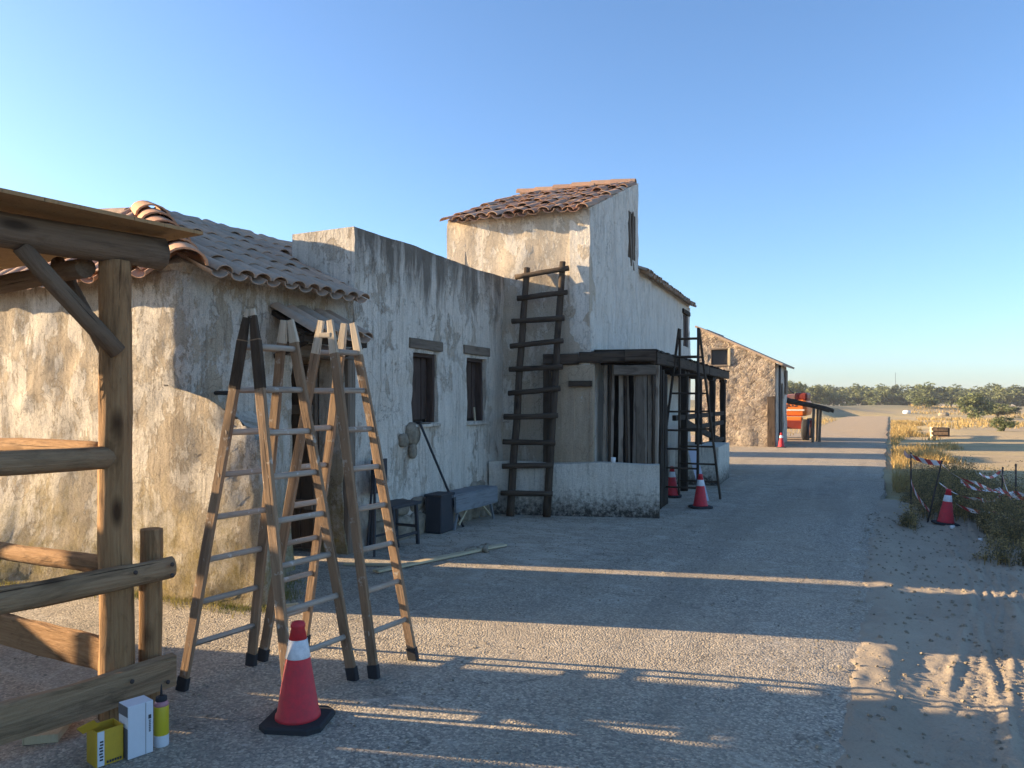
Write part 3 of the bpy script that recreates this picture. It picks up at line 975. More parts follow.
# patches of bare wall on the corner
# porch
porch = slab('porch_roof', tower, [tl(.02, .08, 2.275), tl(.86, .33, 2.275), tl(.86, 9.05, 2.275), tl(.02, 9.05, 2.275)], .05, M['wood_dark'])
D = M['wood_dark']; B_ = M['wood_beam']
def pv(u):
    return -.14 + .3 * (u + .64)
for (a, b, z) in ((-.64, -.16, 2.17), (-.155, .45, 2.2), (.455, .86, 2.215)):
    stick('fascia_board', porch, tl(a, pv(a), z), tl(b, pv(b), z + .004), .15, .2, B_, side=(0, 0, 1), wob=.008)
for k in range(5):
    a = .36 + k * 1.74
    stick('fascia_board', porch, tl(.83, a, 2.2 + random.uniform(-.01, .01)), tl(.83, a + 1.72, 2.2), .17, .1, B_, side=(0, 0, 1), wob=.006)
for k in range(36):
    stick('roof_plank', porch, tl(.03, .14 + k * .247, 2.292), tl(.88 + random.uniform(-.03, .04), .2 + .16 * max(0, 1 - k) + k * .247, 2.292), .03, .235, D, side=(0, 0, 1), seg=2)
for k in range(10):
    stick('rafter', porch, tl(.03, .5 + k * .9, 2.16), tl(.8, .5 + k * .9, 2.15), .1, .09, D, side=(0, 0, 1), seg=3)
def post(u, v, z0, z1, w, m_):
    p = stick('porch_post', porch, tl(u, v, z0), tl(u, v, z1), w, w, m_, side=tuple(TU), wob=.008)
    return p
p = post(.66, .34, 0, 1.95, .14, M['wood_grey'])
stick('bracket', p, tl(.3, .17, 2.02), tl(.86, .33, 2.02), .14, .16, M['wood_grey'], wob=.01)
post(-.58, -.15, 0, 2.07, .1, B_)
for v, z0 in ((3.32, 0), (5.06, .72), (6.94, 0), (8.9, 0)):
    p = post(.75, v, z0, 2.1, .13, D)
    stick('bracket', p, tl(.75, v - .28, 2.06), tl(.75, v + .28, 2.06), .08, .12, D)
for a, b, z in ((2.3, 8.9, 1.3), (3.4, 8.9, 1.08), (5.1, 8.9, .68)):
    stick('porch_rail', porch, tl(.76, a, z), tl(.76, b, z - .02), .09, .06, D)
stick('porch_brace', porch, tl(.74, 3.5, 1.2), tl(.74, 8.6, .62), .12, .05, D)
# pale boards hung between corner and post
random.seed(21)
x = .1
while x < .84:
    w = random.uniform(.045, .075)
    a = random.choice((-1, 1)) * random.uniform(.0, .022)
    stick('screen_board', porch, tl(x + w / 2 - a, pv(x) + .26 + random.uniform(-.015, .015), .0), tl(x + w / 2 + a, pv(x) + .26, 2.1), w, .022, M['slat'], side=tuple(TU), wob=.004)
    x += w + random.choice((.02, .045, .07))
for xx, aa in ((.2, .01), (.43, -.02), (.6, .015), (.8, -.01)):
    stick('screen_pole', porch, tl(xx - aa, pv(xx) + .2, 0), tl(xx + aa, pv(xx) + .2, 2.1), .045, .045, M['wood_beam'], rnd=True, n=9, wob=.006)
wall('shade_backing', tower, td(.03, .85), (TU.x, TU.y), .8, 0, 2.2, .06, M['wood_dark'], [], .004, .4, seed=31)  # dark sheet added behind the boards to stand for the porch's inner shade
for k in range(6):  # dark boards added for the shade inside the open porch side
    stick('screen_board', porch, tl(.8, .62 + k * .165, .0), tl(.8 + random.uniform(-.02, .02), .62 + k * .165, random.choice((1.95, 2.0, 2.05))), .025, .145, D, side=tuple(TU), wob=.004)
# tower face under the porch: warm bounce light put into its beige; blind doorway
dado = wall('porch_wall', tower, td(-.5, -.075), (TU.x, TU.y), .575, -.02, 2.09, .07, M['beige'], [(.30, .53, -.05, 1.78)], .012, .08, seed=35)
box('blind_door', dado, tl(-.085, -.045, .88), (.24, .03, 1.8), M['beige'], TA, .004)
stick('lintel', dado, tl(-.27, -.1, 1.83), tl(.06, -.1, 1.83), .08, .07, M['wood_beam'], side=(0, 0, 1))

# low plaster walls
lw = wall('low_wall', None, (-5.06, 9.55), (2.16, .65), 2.36, -.02, lambda s: .73 + .012 * math.sin(s * 5), .18, M['lowwall'], [], .035, .06, seed=41, ztop_min=.68)
tag(lw, 'damp-stained low plaster wall in front of the porch, behind the pole ladder', 'wall')
q = td(.42, 4.3)
bm_ = wall('low_wall', None, td(.42, 4.3), (TU.x, TU.y), .8, -.02, .72, 1.75, M['lowwall'], [], .03, .07, seed=43)
tag(bm_, 'grey low plaster block under the far porch posts, behind the dark step ladder', 'wall')
lathe('paper_cup', None, (-3.42, 10.12, .725), [(.028, 0), (.036, .085), (.034, .085), (.026, .01)], M['lift_white'], 14)
tag(bpy.context.scene.objects['paper_cup'], 'small white cup standing on the low plaster wall', 'cup')

# ================================================================== STONE BARN beyond
barn = empty('stone_barn', (-5, 29, 0), 'rough stone barn with a sunlit sloping gable at the roadside', 'barn')
btop = lambda s: 4.16 - 1.26 * s / 2.58
wall('gable_wall', barn, (-6.1, 27.5), (1, 0), 1.05, -.1, btop, .35, M['stone'], [(.42, 1.0, 2.83, 3.37)], .06, .12, seed=51, ztop_min=3.6)
wall('gable_wall', barn, (-5.05, 27.5), (1, 0), 1.53, -.1, lambda s: btop(s + 1.05), .35, M['stone'], [], .06, .12, seed=51, ztop_min=2.88)
wall('side_wall', barn, (-3.52, 27.86), (0, 1), 3.0, -.1, 2.86, .3, M['annex'], [(.9, 1.9, -.2, 2.2)], .03, .2, seed=52)
wall('left_wall', barn, (-6.1, 30.5), (0, -1), 3.0, -.1, 4.1, .3, M['stone'], [], .03, .3, seed=53)
wall('back_wall', barn, (-3.6, 30.85), (-1, 0), 2.5, -.1, 2.86, .3, M['stone'], [], .03, .3, seed=54)
slab('roof', barn, [V(-3.25, 27.38, 2.83), V(-3.25, 31.0, 2.83), V(-6.2, 31.0, 4.25), V(-6.2, 27.38, 4.25)], .07, M['tile_old'])
w = box('window', barn, (-5.39, 27.66, 3.1), (.58, .03, .54), M['glass'], 0, 0)
stick('window_frame', w, (-5.04, 27.47, 2.8), (-5.04, 27.47, 3.42), .08, .06, M['lath'])
stick('window_frame', w, (-5.69, 27.47, 3.4), (-5.11, 27.47, 3.4), .06, .06, M['wood_grey'])
stick('window_frame', w, (-5.69, 27.47, 2.81), (-5.11, 27.47, 2.81), .06, .06, M['wood_grey'])
dr = box('door', barn, (-3.62, 29.26, 1.1), (.06, 1.0, 2.2), M['wood_grey'], 0, .004)
for i in range(5):
    stick('door_plank', dr, (-3.57, 28.86 + i * .2, .02), (-3.57, 28.86 + i * .2, 2.16), .03, .18, M['wood_beam'], side=(1, 0, 0), seg=3)
stick('corner_post', barn, (-3.62, 27.35, -.05), (-3.62, 27.35, 1.72), .26, .1, M['wood_beam'])
stick('rain_pipe', barn, (-3.44, 28.1, 0), (-3.44, 28.1, 2.8), .09, .09, M['metal_dark'], rnd=True)
box('sign_board', barn, (-3.46, 30.2, 2.25), (.04, .5, .9), M['wood_grey'], 0, .004)

# unseen shed added behind the tower to throw a shadow across the road
shed = empty('unseen_shade_shed', (-9.3, 22, 0), 'unseen plastered shed added behind the tower house to shade the road', 'shed')
wall('wall', shed, (-9.9, 20.9), (1, 0), 1.4, -.1, 2.6, .2, M['annex'], [], .02, .4, seed=61)
wall('wall', shed, (-8.5, 20.9), (0, 1), 2.0, -.1, 2.5, .2, M['annex'], [], .02, .4, seed=62)
wall('wall', shed, (-8.5, 22.9), (-1, 0), 1.4, -.1, 2.6, .2, M['annex'], [], .02, .4, seed=63)
slab('roof', shed, [V(-8.3, 20.8, 2.5), V(-8.3, 23.0, 2.5), V(-10.1, 23.0, 2.8), V(-10.1, 20.8, 2.8)], .08, M['tile_old'])

# unseen fence added at left to shade the foreground; gaps let light strips through
fence = empty('unseen_shade_fence', (-9, 0, 0), 'unseen plank fence added at the left to shade the ground', 'fence')
fy = 2.24
for gap in ((1.33, 1.62), (1.08, 1.26), (-7.2, -7.0)):
    g0, g1 = gap
    n = max(1, round((fy - g1) / .16))
    w = (fy - g1) / n
    for k in range(n):
        stick('fence_plank', fence, (-9.0, fy - w * (k + .5), -.1), (-9.0, fy - w * (k + .5), 2.24), .025, w + .004, M['wood_grey'], side=(1, 0, 0), seg=3)
    if g1 > -6:
        stick('fence_plank', fence, (-9.0, (g0 + g1) / 2, -.1), (-9.0, (g0 + g1) / 2, 1.4), .025, g1 - g0 + .004, M['wood_grey'], side=(1, 0, 0), seg=3)
    fy = g0
stick('fence_header', fence, (-8.96, 2.24, 2.1), (-8.96, -7, 2.1), .28, .03, M['wood_grey'], side=(0, 0, 1))
stick('fence_rail', fence, (-8.95, 2.24, .5), (-8.95, -7, .5), .1, .04, M['wood_grey'], side=(0, 0, 1))
for k in range(5):
    stick('fence_post', fence, (-9.08, 2.1 - k * 2.2, -.2), (-9.08, 2.1 - k * 2.2, 2.2), .1, .1, M['wood_grey'])

# ================================================================== POLE SHELTER at left
SA = R(8)
SS = Vector((math.sin(SA), math.cos(SA), 0)); SP = Vector((-math.cos(SA), math.sin(SA), 0))
P0 = V(-3.50, 2.60, 0)
def sp(a, b, z):
    return P0 + SS * a + SP * b + V(0, 0, z)
shel = empty('pole_shelter', P0, 'rough pole shelter with plywood roof and plank rails at the left edge', 'shelter')
random.seed(3)
stick('post', shel, sp(0, 0, -.1), sp(.0, .005, 2.3), .165, .16, M['wood_pole'], rnd=True, n=22, wob=.011, seg=44, taper=.9)
stick('stub_post', shel, sp(.19, .03, -.1), sp(.2, .03, .92), .115, .11, M['wood_pole'], rnd=True, n=14, wob=.01, seg=14)
for a, b in ((-3.2, 0), (0, 2.2), (-3.2, 2.2)):
    stick('post', shel, sp(a, b, -.1), sp(a, b, 2.3), .17, .165, M['wood_pole'], rnd=True, n=14, wob=.012, seg=18, taper=.9)
stick('roof_beam', shel, sp(-3.5, 0, 2.36), sp(.24, 0, 2.36), .165, .15, M['wood_shelter'], rnd=True, n=14, wob=.01, seg=16)
stick('roof_beam', shel, sp(-3.5, 2.2, 2.36), sp(.24, 2.2, 2.36), .165, .15, M['wood_shelter'], rnd=True, n=14, wob=.01, seg=12)
stick('cross_beam', shel, sp(-.12, .07, 2.25), sp(-.12, 2.5, 2.25), .1, .1, M['wood_shelter'], rnd=True, n=12, wob=.008)
stick('cross_beam', shel, sp(-3.2, -.1, 2.25), sp(-3.2, 2.5, 2.25), .1, .1, M['wood_shelter'], rnd=True, n=12, wob=.008)
stick('brace', shel, sp(-.45, -.02, 2.3), sp(-.02, -.05, 1.84), .085, .08, M['wood_shelter'], rnd=True, n=12, wob=.006)
stick('brace', shel, sp(.0, .6, 2.36), sp(.0, .05, 1.8), .075, .07, M['wood_shelter'], rnd=True, n=12, wob=.006)
for (a_, z_) in ((.2, .755), (.2, .70), (.005, .75), (.0, .21), (.19, .15)):
    lathe('bolt_head', shel, (0, 0, 0), [(.011, 0), (.011, .006), (.004, .009)], M['metal_rod'], 8, frm(sp(a_, -.163 if z_ > .5 else -.141, z_), sp(a_, -.3, z_)))
K = V(-3.25, 2.92, 2.47)
s5 = Vector((.09, .996, 0)); p5 = Vector((-.996, .09, 0))
slab('plywood_sheet', shel, [K + V(0, 0, .018), K + p5 * 2.75 + V(0, 0, .018), K + p5 * 2.75 - s5 * 1.9 + V(0, 0, .018), K - s5 * 1.9 + V(0, 0, .018)], .018, M['ply'])
slab('plywood_sheet', shel, [K - s5 * 1.905 + V(0, 0, .02), K + p5 * 2.75 - s5 * 1.905 + V(0, 0, .02), K + p5 * 2.75 - s5 * 4.0 + V(0, 0, .02), K - s5 * 4.0 + V(0, 0, .02)], .018, M['ply'])
# near side rails
stick('top_rail', shel, sp(-3.3, 0, 1.33), sp(-.02, -.01, 1.31), .115, .11, M['wood_rail'], rnd=True, n=12, wob=.008, seg=16)
stick('middle_rail', shel, sp(-3.3, -.125, .73), sp(.235, -.105, .725), .115, .08, M['wood_rail'], side=(0, 0, 1), rnd=True, n=12, wob=.008, seg=22)
stick('bottom_board', shel, sp(-3.3, -.12, .19), sp(.25, -.10, .185), .17, .045, M['wood_rail'], side=(0, 0, 1), wob=.005, seg=18)
# far side rails, running away to the left
stick('top_rail', shel, sp(.0, .06, 1.335), sp(-.02, 2.3, 1.33), .1, .1, M['wood_pole'], rnd=True, n=12, wob=.008)
stick('middle_rail', shel, sp(.02, .05, .745), sp(.0, 2.3, .66), .1, .09, M['wood_pole'], rnd=True, n=12, wob=.008)
stick('bottom_board', shel, sp(.02, .06, .29), sp(.0, 2.3, .2), .17, .05, M['wood_pole'], side=(0, 0, 1), wob=.006)

# ================================================================== LADDERS
def aframe(name, label, nl, fl, nr, fr, tn, tf, H, nr_, parent_mats, sw=.056, st=.027, tips=True, rungd=.034, feet=True, dark=False, spread=.03, tipl=.2, plates=(1, 1)):
    """double step ladder. nl/fl: near and far foot of the left leg; nr/fr of the right leg; tn/tf near and far top points"""
    ms, mr = parent_mats
    e = empty(name, ((nl[0] + fr[0]) / 2, (nl[1] + fr[1]) / 2, 0), label, 'ladder')
    for (a, b, sgn) in ((nl, fl, -1), (nr, fr, 1)):
        leg = None
        ax = Vector((nr[0] - nl[0], nr[1] - nl[1], 0)).normalized()
        A0, B0 = V(a[0], a[1], 0), V(b[0], b[1], 0)
        T0 = V(tn[0], tn[1], H) + ax * sgn * spread; T1 = V(tf[0], tf[1], H) + ax * sgn * spread
        f = (H - tipl) / H
        for (p, t) in ((A0, T0), (B0, T1)):
            d = (t - p)
            stick('stringer', e, p + d * (.055 / H), p + d * (f if tips else 1), sw, st, ms, side=tuple(ax), wob=.0025, seg=10)
            if tips:
                stick('stringer_tip', e, p + d * f, p + d, sw, st, (M['wood_beam'] if (dark and p is A0) else M['tip']), side=tuple(ax), wob=.001, taper=.7, seg=3)
                if dark and p is A0:
                    stick('taped_head', e, p + d * (f - .13), p + d * (f - .003), sw + .004, st + .004, M['wood_beam'], side=tuple(ax), wob=.002, seg=4)
                    stick('stringer_tip', e, p + d * .996, p + d * 1.018, sw * .62, st * .8, M['tip'], side=tuple(ax), wob=.001, taper=.7, seg=2)
            if feet:
                stick('rubber_foot', e, p + d * 0, p + d * (.075 / H), sw + .01, st + .01, M['rubber'], side=tuple(ax), wob=.001, seg=2)
        for k in range(nr_):
            z = .25 + k * .2345
            t = z / H
            pa = A0 + (T0 - A0) * t; pb = B0 + (T1 - B0) * t
            ext = (pb - pa).normalized() * .012
            stick('rung', e, pa - ext, pb + ext, rungd, rungd * .8, mr, rnd=True, n=10, wob=.0015, seg=4)
    # hinge bars and chain between the two legs
    for t, on in ((tn, plates[0]), (tf, plates[1])):
        if not on: continue
        box('hinge_plate', e, (t[0], t[1], H - .09), (.085, .036, .03), M['tip'], math.atan2(nr[1] - nl[1], nr[0] - nl[0]), .004)
    return e
WL = (M['wood_ladder'], M['wood_rung'])
def tops(nl, fl, nr, fr, t):
    cn = ((nl[0] + nr[0]) / 2, (nl[1] + nr[1]) / 2); cf = ((fl[0] + fr[0]) / 2, (fl[1] + fr[1]) / 2)
    mx, my = (cn[0] + cf[0]) / 2, (cn[1] + cf[1]) / 2
    return ((mx + (cn[0] - mx) * t, my + (cn[1] - my) * t), (mx + (cf[0] - mx) * t, my + (cf[1] - my) * t))
f_ = ((-3.50, 3.00), (-3.46, 3.47), (-2.79, 3.07), (-2.75, 3.54))
tn, tf = tops(*f_, .56)
aframe('step_ladder', 'left wooden double step ladder with dark taped head, behind the nearest traffic cone', *f_, tn, tf, 2.06, 8, WL, dark=True, spread=.023, tipl=.13, plates=(0, 0))
f_ = ((-3.46, 3.56), (-3.43, 3.90), (-2.66, 3.62), (-2.63, 3.98))
tn, tf = tops(*f_, .56)
aframe('step_ladder', 'right wooden double step ladder with pale pointed tips, in front of the doorway', *f_, tn, tf, 2.08, 8, WL, spread=.031, tipl=.2, plates=(1, 0))
f_ = ((-3.2, 11.5), (-3.11, 12.62), (-2.57, 11.5), (-2.48, 12.64))
# the tall dark ladder opens along the road: its two legs are the near and the far pair
def trestle():
    e = empty('trestle_ladder', (-2.85, 12.05, 0), 'tall slim dark step ladder standing open beside the porch', 'ladder')
    H = 2.72
    T = (V(-2.98, 12.05, H), V(-2.68, 12.06, H))
    for (a, b, sg) in ((V(-3.2, 11.5, 0), V(-2.57, 11.5, 0), -1), (V(-3.13, 12.62, 0), V(-2.46, 12.64, 0), 1)):
        off = V(0, .03 * sg, 0)
        for p, t in ((a, T[0]), (b, T[1])):
            stick('stringer', e, p, t + off, .06, .03, M['wood_dark'] if sg < 0 else M['wood_beam'], side=(0, 1, 0), wob=.002)
        for k in range(9):
            t = (.28 + k * .285) / H
            stick('rung', e, a.lerp(T[0] + off, t), b.lerp(T[1] + off, t), .03, .026, M['wood_beam'], rnd=True, n=8, seg=3)
trestle()
# pole ladder against the tower
pl = empty('pole_ladder', (-4.6, 9.85, 0), 'rustic dark pole ladder with lashed rungs leaning on the tower', 'ladder')
a0, a1 = V(-4.70, 9.5, 0), V(-4.69, 10.02, 3.5)
b0, b1 = V(-4.22, 9.66, 0), V(-4.15, 10.06, 3.55)
stick('pole', pl, a0, a1, .115, .105, M['wood_beam'], rnd=True, n=10, wob=.008, taper=.8, seg=20)
stick('pole', pl, b0, b1, .115, .105, M['wood_beam'], rnd=True, n=10, wob=.008, taper=.8, seg=20)
for k, yy in enumerate((.32, .68, 1.02, 1.37, 1.70, 2.04, 2.37, 2.72, 3.05, 3.38)):
    pa = a0.lerp(a1, yy / 3.5); pb = b0.lerp(b1, yy / 3.5 + random.uniform(-.006, .01))
    d = (pb - pa).normalized()
    stick('rung', pl, pa - d * random.uniform(.08, .16) - V(0, .06, 0), pb + d * random.uniform(.06, .13) - V(0, .06, 0), .075, .068, M['wood_beam'], rnd=True, n=9, wob=.008, seg=6)

# ================================================================== TRAFFIC CONES
def cone(loc, rz, h, label, tilt=0.0):
    e = empty('traffic_cone', loc, label, 'traffic cone', 'red and white traffic cones')
    k = h / .5
    def P(p):
        return [(r * k, z * k) for r, z in p]
    # octagonal rubber foot
    n = 8
    a, b = .155 * k, .105 * k
    pr = [(a, -b), (a, b), (b, a), (-b, a), (-a, b), (-a, -b), (-b, -a), (b, -a)]
    vs_ = [(x, y, 0) for x, y in pr] + [(x, y, .022 * k) for x, y in pr] + [(x * .93, y * .93, .03 * k) for x, y in pr]
    fs = [tuple(range(7, -1, -1))] + [(r * 8 + i, r * 8 + (i + 1) % 8, r * 8 + 8 + (i + 1) % 8, r * 8 + 8 + i) for r in (0, 1) for i in range(8)] + [tuple(range(16, 24))]
    mw = Matrix.Translation(Vector(loc)) @ Matrix.Rotation(rz, 4, 'Z') @ Matrix.Rotation(tilt, 4, 'Y')
    put('base', mesh('base', vs_, fs), M['rubber'], e, mw)
    lathe('body', e, loc, P([(.112, .026), (.11, .046), (.103, .052), (.058, .33), (.054, .335)]), M['cone_red'], 28, mw)
    lathe('reflective_band', e, loc, P([(.0605, .325), (.061, .327), (.0455, .415), (.044, .416)]), M['cone_white'], 28, mw)
    lathe('cone_tip', e, loc, P([(.0455, .412), (.0325, .47), (.036, .474), (.036, .486), (.03, .498), (.0, .503)]), M['cone_red'], 28, mw)
cone((-2.64, 2.96, 0), R(20), .5, 'nearest red traffic cone, in front of the wooden step ladders')
cone((-3.24, 12.6, 0), R(10), .5, 'red traffic cone half hidden under the dark step ladder')
cone((-2.53, 11.5, 0), R(35), .5, 'red traffic cone in front of the dark step ladder by the porch')
cone((-3.28, 27.2, 0), R(0), .5, 'tiny far traffic cone at the corner of the stone barn')
cone((.66, 11.7, -.05), R(15), .47, 'faded traffic cone among the weeds on the right verge', R(5))

# ================================================================== SMALL THINGS BY THE SHELTER POST
yc = empty('yellow_carton', (-3.12, 2.22, 0), 'open yellow cardboard carton standing by the shelter post', 'carton')
cz = R(-8)
def cpt(base, rz, x, y, z):
    c, s_ = math.cos(rz), math.sin(rz)
    return V(base[0] + x * c - y * s_, base[1] + x * s_ + y * c, base[2] + z)
def carton(e, base, rz, w, d, h, mf, ms, open_top):
    t = .004
    box('front_panel', e, cpt(base, rz, 0, -d / 2, h / 2), (w, t, h), mf, rz, 0)
    box('back_panel', e, cpt(base, rz, 0, d / 2, h / 2 + .002), (w, t, h), mf, rz, 0)
    box('side_panel', e, cpt(base, rz, -w / 2 + t / 2, 0, h / 2), (t, d - t, h), ms, rz, 0)
    box('side_panel', e, cpt(base, rz, w / 2 - t / 2, 0, h / 2), (t, d - t, h), ms, rz, 0)
    box('bottom_panel', e, cpt(base, rz, 0, 0, .003), (w - 2 * t, d - t, t), ms, rz, 0)
rzc = R(76)
b = (-3.125, 2.265, .002)
carton(yc, b, rzc, .115, .095, .155, M['carton_yellow'], M['carton_yellow'], True)
box('label_strip', yc, cpt(b, rzc, -.038, -.0515, .0775), (.028, .003, .15), M['carton_white'], rzc, 0)
for i in range(7):
    box('printed_mark', yc, cpt(b, rzc, -.038 + random.uniform(-.003, .003), -.0538, .03 + i * .013), (.014, .002, .007), M['ink'], rzc, 0)
for i in range(6):
    box('printed_mark', yc, cpt(b, rzc, -.01 + i * .011, -.0530, .013), (.007, .002, .011), M['ink'], rzc, 0)
stick('flap', yc, cpt(b, rzc, -.055, -.0, .155), cpt(b, rzc, -.085, -.01, .19), .08, .004, M['carton_yellow'], side=(.6, .78, 0))
wc = empty('white_carton', (-3.02, 2.36, 0), 'upright white and grey cardboard carton beside the shelter post', 'carton')
b = (-3.065, 2.375, .002)
rzc = R(76)
box('carton_body', wc, cpt(b, rzc, 0, 0, .1175), (.112, .095, .235), M['carton_white'], rzc, .003)
box('grey_side_print', wc, cpt(b, rzc, -.057, 0, .068), (.002, .09, .134), M['carton_dark'], rzc, 0)
box('grey_side_print', wc, cpt(b, rzc, -.057, 0, .21), (.002, .09, .045), M['carton_dark'], rzc, 0)
box('fold_line', wc, cpt(b, rzc, .022, -.0482, .1175), (.0015, .0015, .23), M['carton_dark'], rzc, 0)
for i in range(7):
    box('printed_mark', wc, cpt(b, rzc, .04, -.0482, .1 + i * .008), (.008, .0015, .005), M['ink'], rzc, 0)
box('printed_mark', wc, cpt(b, rzc, .04, -.0482, .165), (.012, .0015, .018), M['ink'], rzc, 0)
fc = empty('foam_can', (-3.0, 2.47, 0), 'yellow spray foam can with black nozzle beside the white carton', 'can')
cl = (-3.035, 2.485, .0)
lathe('can_body', fc, cl, [(.031, 0), (.033, .004), (.033, .178), (.031, .184)], M['can_yellow'], 24)
lathe('shoulder', fc, cl, [(.0305, .183), (.033, .188), (.026, .205), (.012, .209)], M['can_pink'], 24)
lathe('cap', fc, cl, [(.024, .204), (.026, .208), (.024, .225), (.012, .229)], M['rubber'], 20)
lathe('nozzle', fc, cl, [(.006, .227), (.005, .25), (.002, .28), (.001, .28)], M['rubber'], 10)
put_l = lathe('label_band', fc, cl, [(.0332, .0), (.0334, .002), (.0334, .05), (.0332, .052)], M['carton_white'], 24)
oc = box('timber_offcut', None, (-3.62, 2.33, .022), (.24, .15, .04), M['lath'], R(-50), .004)
tag(oc, 'flat pale timber offcut lying under the bottom board of the shelter', 'offcut')

# ================================================================== THINGS ALONG THE ANNEX WALL
st = empty('stool', (-4.85, 7.0, 0), 'small black wooden stool beside the annex wall', 'stool')
sx, sy = -4.86, 6.98
box('seat', st, (sx, sy, .46), (.34, .56, .035), M['bin'], R(0), .008)
for dx, dy in ((-.13, -.22), (.13, -.22), (-.13, .22), (.13, .22)):
    stick('leg', st, (sx + dx * 1.12, sy + dy * 1.08, 0), (sx + dx, sy + dy, .445), .036, .036, M['bin'])
for dx in (-.13, .13):
    stick('stretcher', st, (sx + dx * 1.08, sy - .22, .13), (sx + dx * 1.08, sy + .22, .13), .03, .025, M['bin'])
stick('stretcher', st, (sx - .13, sy + .225, .2), (sx + .13, sy + .225, .2), .03, .025, M['bin'])
fr_ = empty('folding_frame', (-5.0, 6.75, 0), 'thin black folding easel frame standing by the doorway', 'frame')
stick('leg', fr_, (-4.72, 6.42, 0), (-4.86, 6.62, 1.06), .022, .022, M['bin'])
stick('leg', fr_, (-4.78, 6.95, 0), (-4.86, 6.64, 1.06), .022, .022, M['bin'])
stick('leg', fr_, (-5.02, 6.7, 0), (-4.87, 6.63, 1.05), .02, .02, M['bin'])
box('panel', fr_, (-4.95, 6.82, .78), (.03, .3, .36), M['bin'], R(6), .004)
bn = empty('work_bench', (-4.9, 8.95, 0), 'blue-grey painted folding bench against the annex wall', 'bench')
stick('bench_top', bn, (-4.92, 8.1, .42), (-4.92, 9.25, .42), .3, .035, M['bench'], side=(1, 0, 0), wob=.002)
stick('apron', bn, (-4.765, 8.12, .32), (-4.765, 9.23, .32), .03, .2, M['bench'], side=(1, 0, 0), wob=.002)
for y, s_ in ((8.25, -1), (9.1, 1)):
    stick('leg', bn, (-4.8, y + .1 * s_, 0), (-4.8, y - .05 * s_, .4), .035, .025, M['bench'])
    stick('leg', bn, (-5.03, y + .1 * s_, 0), (-5.03, y - .05 * s_, .4), .035, .025, M['bench'])
    stick('leg_brace', bn, (-4.8, y + .02, .05), (-4.8, y - .25 * s_, .24), .022, .018, M['lath'])
cb = empty('black_crate', (-4.9, 8.2, 0), 'dark plastic crate on end beside the blue-grey bench', 'crate')
box('shell', cb, (-4.9, 7.98, .225), (.22, .34, .44), M['bin'], R(4), .02)
box('rim', cb, (-4.9, 7.98, .455), (.24, .36, .03), M['bin'], R(4), .008)
bar = stick('long_bar', None, (-4.82, 8.42, 0), (-5.03, 7.74, 1.33), .03, .03, M['bin'], rnd=True, wob=.001)
tag(bar, 'long thin black bar leaning from the ground to the window sill', 'bar')
ham = empty('hammer', (-5.07, 7.8, 1.32), 'small hammer lying on the nearer window sill', 'hammer')
stick('handle', ham, (-5.06, 7.74, 1.318), (-5.06, 8.02, 1.312), .022, .018, M['wood_grey'], rnd=True)
box('head', ham, (-5.06, 7.75, 1.33), (.1, .035, .035), M['metal_dark'], 0, .004)
cd = stick('wooden_stake', None, (-5.13, 9.28, 1.295), (-5.14, 9.27, 1.5), .022, .02, M['lath'])
tag(cd, 'short pale stake standing in the farther window', 'stake')
pk = stick('long_lath', None, (-4.28, 5.84, .015), (-3.78, 7.5, .02), .09, .022, M['lath'], side=(1, .3, 0), wob=.001)
tag(pk, 'long pale plank lying on the asphalt with rubble heaped at its end', 'plank')
pk = stick('short_lath', None, (-4.75, 5.97, .012), (-4.2, 6.2, .012), .05, .018, M['lath'], side=(1, .3, 0), wob=.001)
tag(pk, 'short pale lath lying by the doorway sill', 'plank')
pk = stick('scrap_lath', None, (-4.25, 4.45, .012), (-4.12, 4.62, .012), .035, .02, M['lath'], wob=.001)
tag(pk, 'tiny pale lath scrap on the ground at the thick wall foot', 'plank')
for k in range(9):
    r_ = rock('rubble_piece', None, (-3.86 + random.uniform(-.12, .05), 7.0 + k * .045, .022), (.035, .045, .035), 200 + k, M['rock'])
    tag(r_, 'fist-sized rubble piece heaped beside the long pale plank', 'rubble', 'rubble heaped beside the long plank')
bs = stick('striped_board', None, (-2.95, 12.75, .8), (-2.62, 12.25, .0), .12, .015, M['paper'], side=(1, .3, 0), wob=.001)
tag(bs, 'narrow white board leaning under the dark step ladder', 'board')

# ================================================================== BOOM LIFT and brush shelter behind the barn
lf = empty('boom_lift', (-3.7, 33.4, 0), 'orange boom lift parked beyond the stone barn', 'lift')
box('chassis', lf, (-3.75, 33.5, .62), (1.6, 2.2, .34), M['lift_dark'], 0, .04)
for x in (-4.5, -3.0):
    for y in (32.5, 34.5):
        wmx = Matrix.Translation(V(x - .15, y, .42)) @ Matrix.Rotation(R(90), 4, 'Y')
        t_ = lathe('wheel', lf, (0, 0, 0), [(.3, 0), (.41, .03), (.42, .1), (.42, .2), (.41, .27), (.3, .3)], M['rubber'], 22, wmx)
        lathe('rim', t_, (0, 0, 0), [(.1, -.005), (.24, .0), (.25, .15), (.24, .305), (.1, .31)], M['lift'], 16, wmx)
box('turret', lf, (-3.7, 33.5, 1.28), (1.56, 2.0, .66), M['lift'], 0, .26)
box('white_stripe', lf, (-3.7, 32.492, 1.2), (1.3, .02, .06), M['lift_white'], 0, 0)
box('engine_cover', lf, (-3.2, 33.4, 1.74), (.5, 1.4, .3), M['lift_dark'], 0, .1)
box('lower_cover', lf, (-3.5, 32.6, .72), (.75, .3, .42), M['lift'], 0, .05)
box('lower_cover', lf, (-2.95, 32.7, .66), (.4, .3, .3), M['lift_dark'], 0, .04)
box('control_box', lf, (-4.0, 32.7, 1.85), (.4, .3, .4), M['lift_white'], 0, .03)
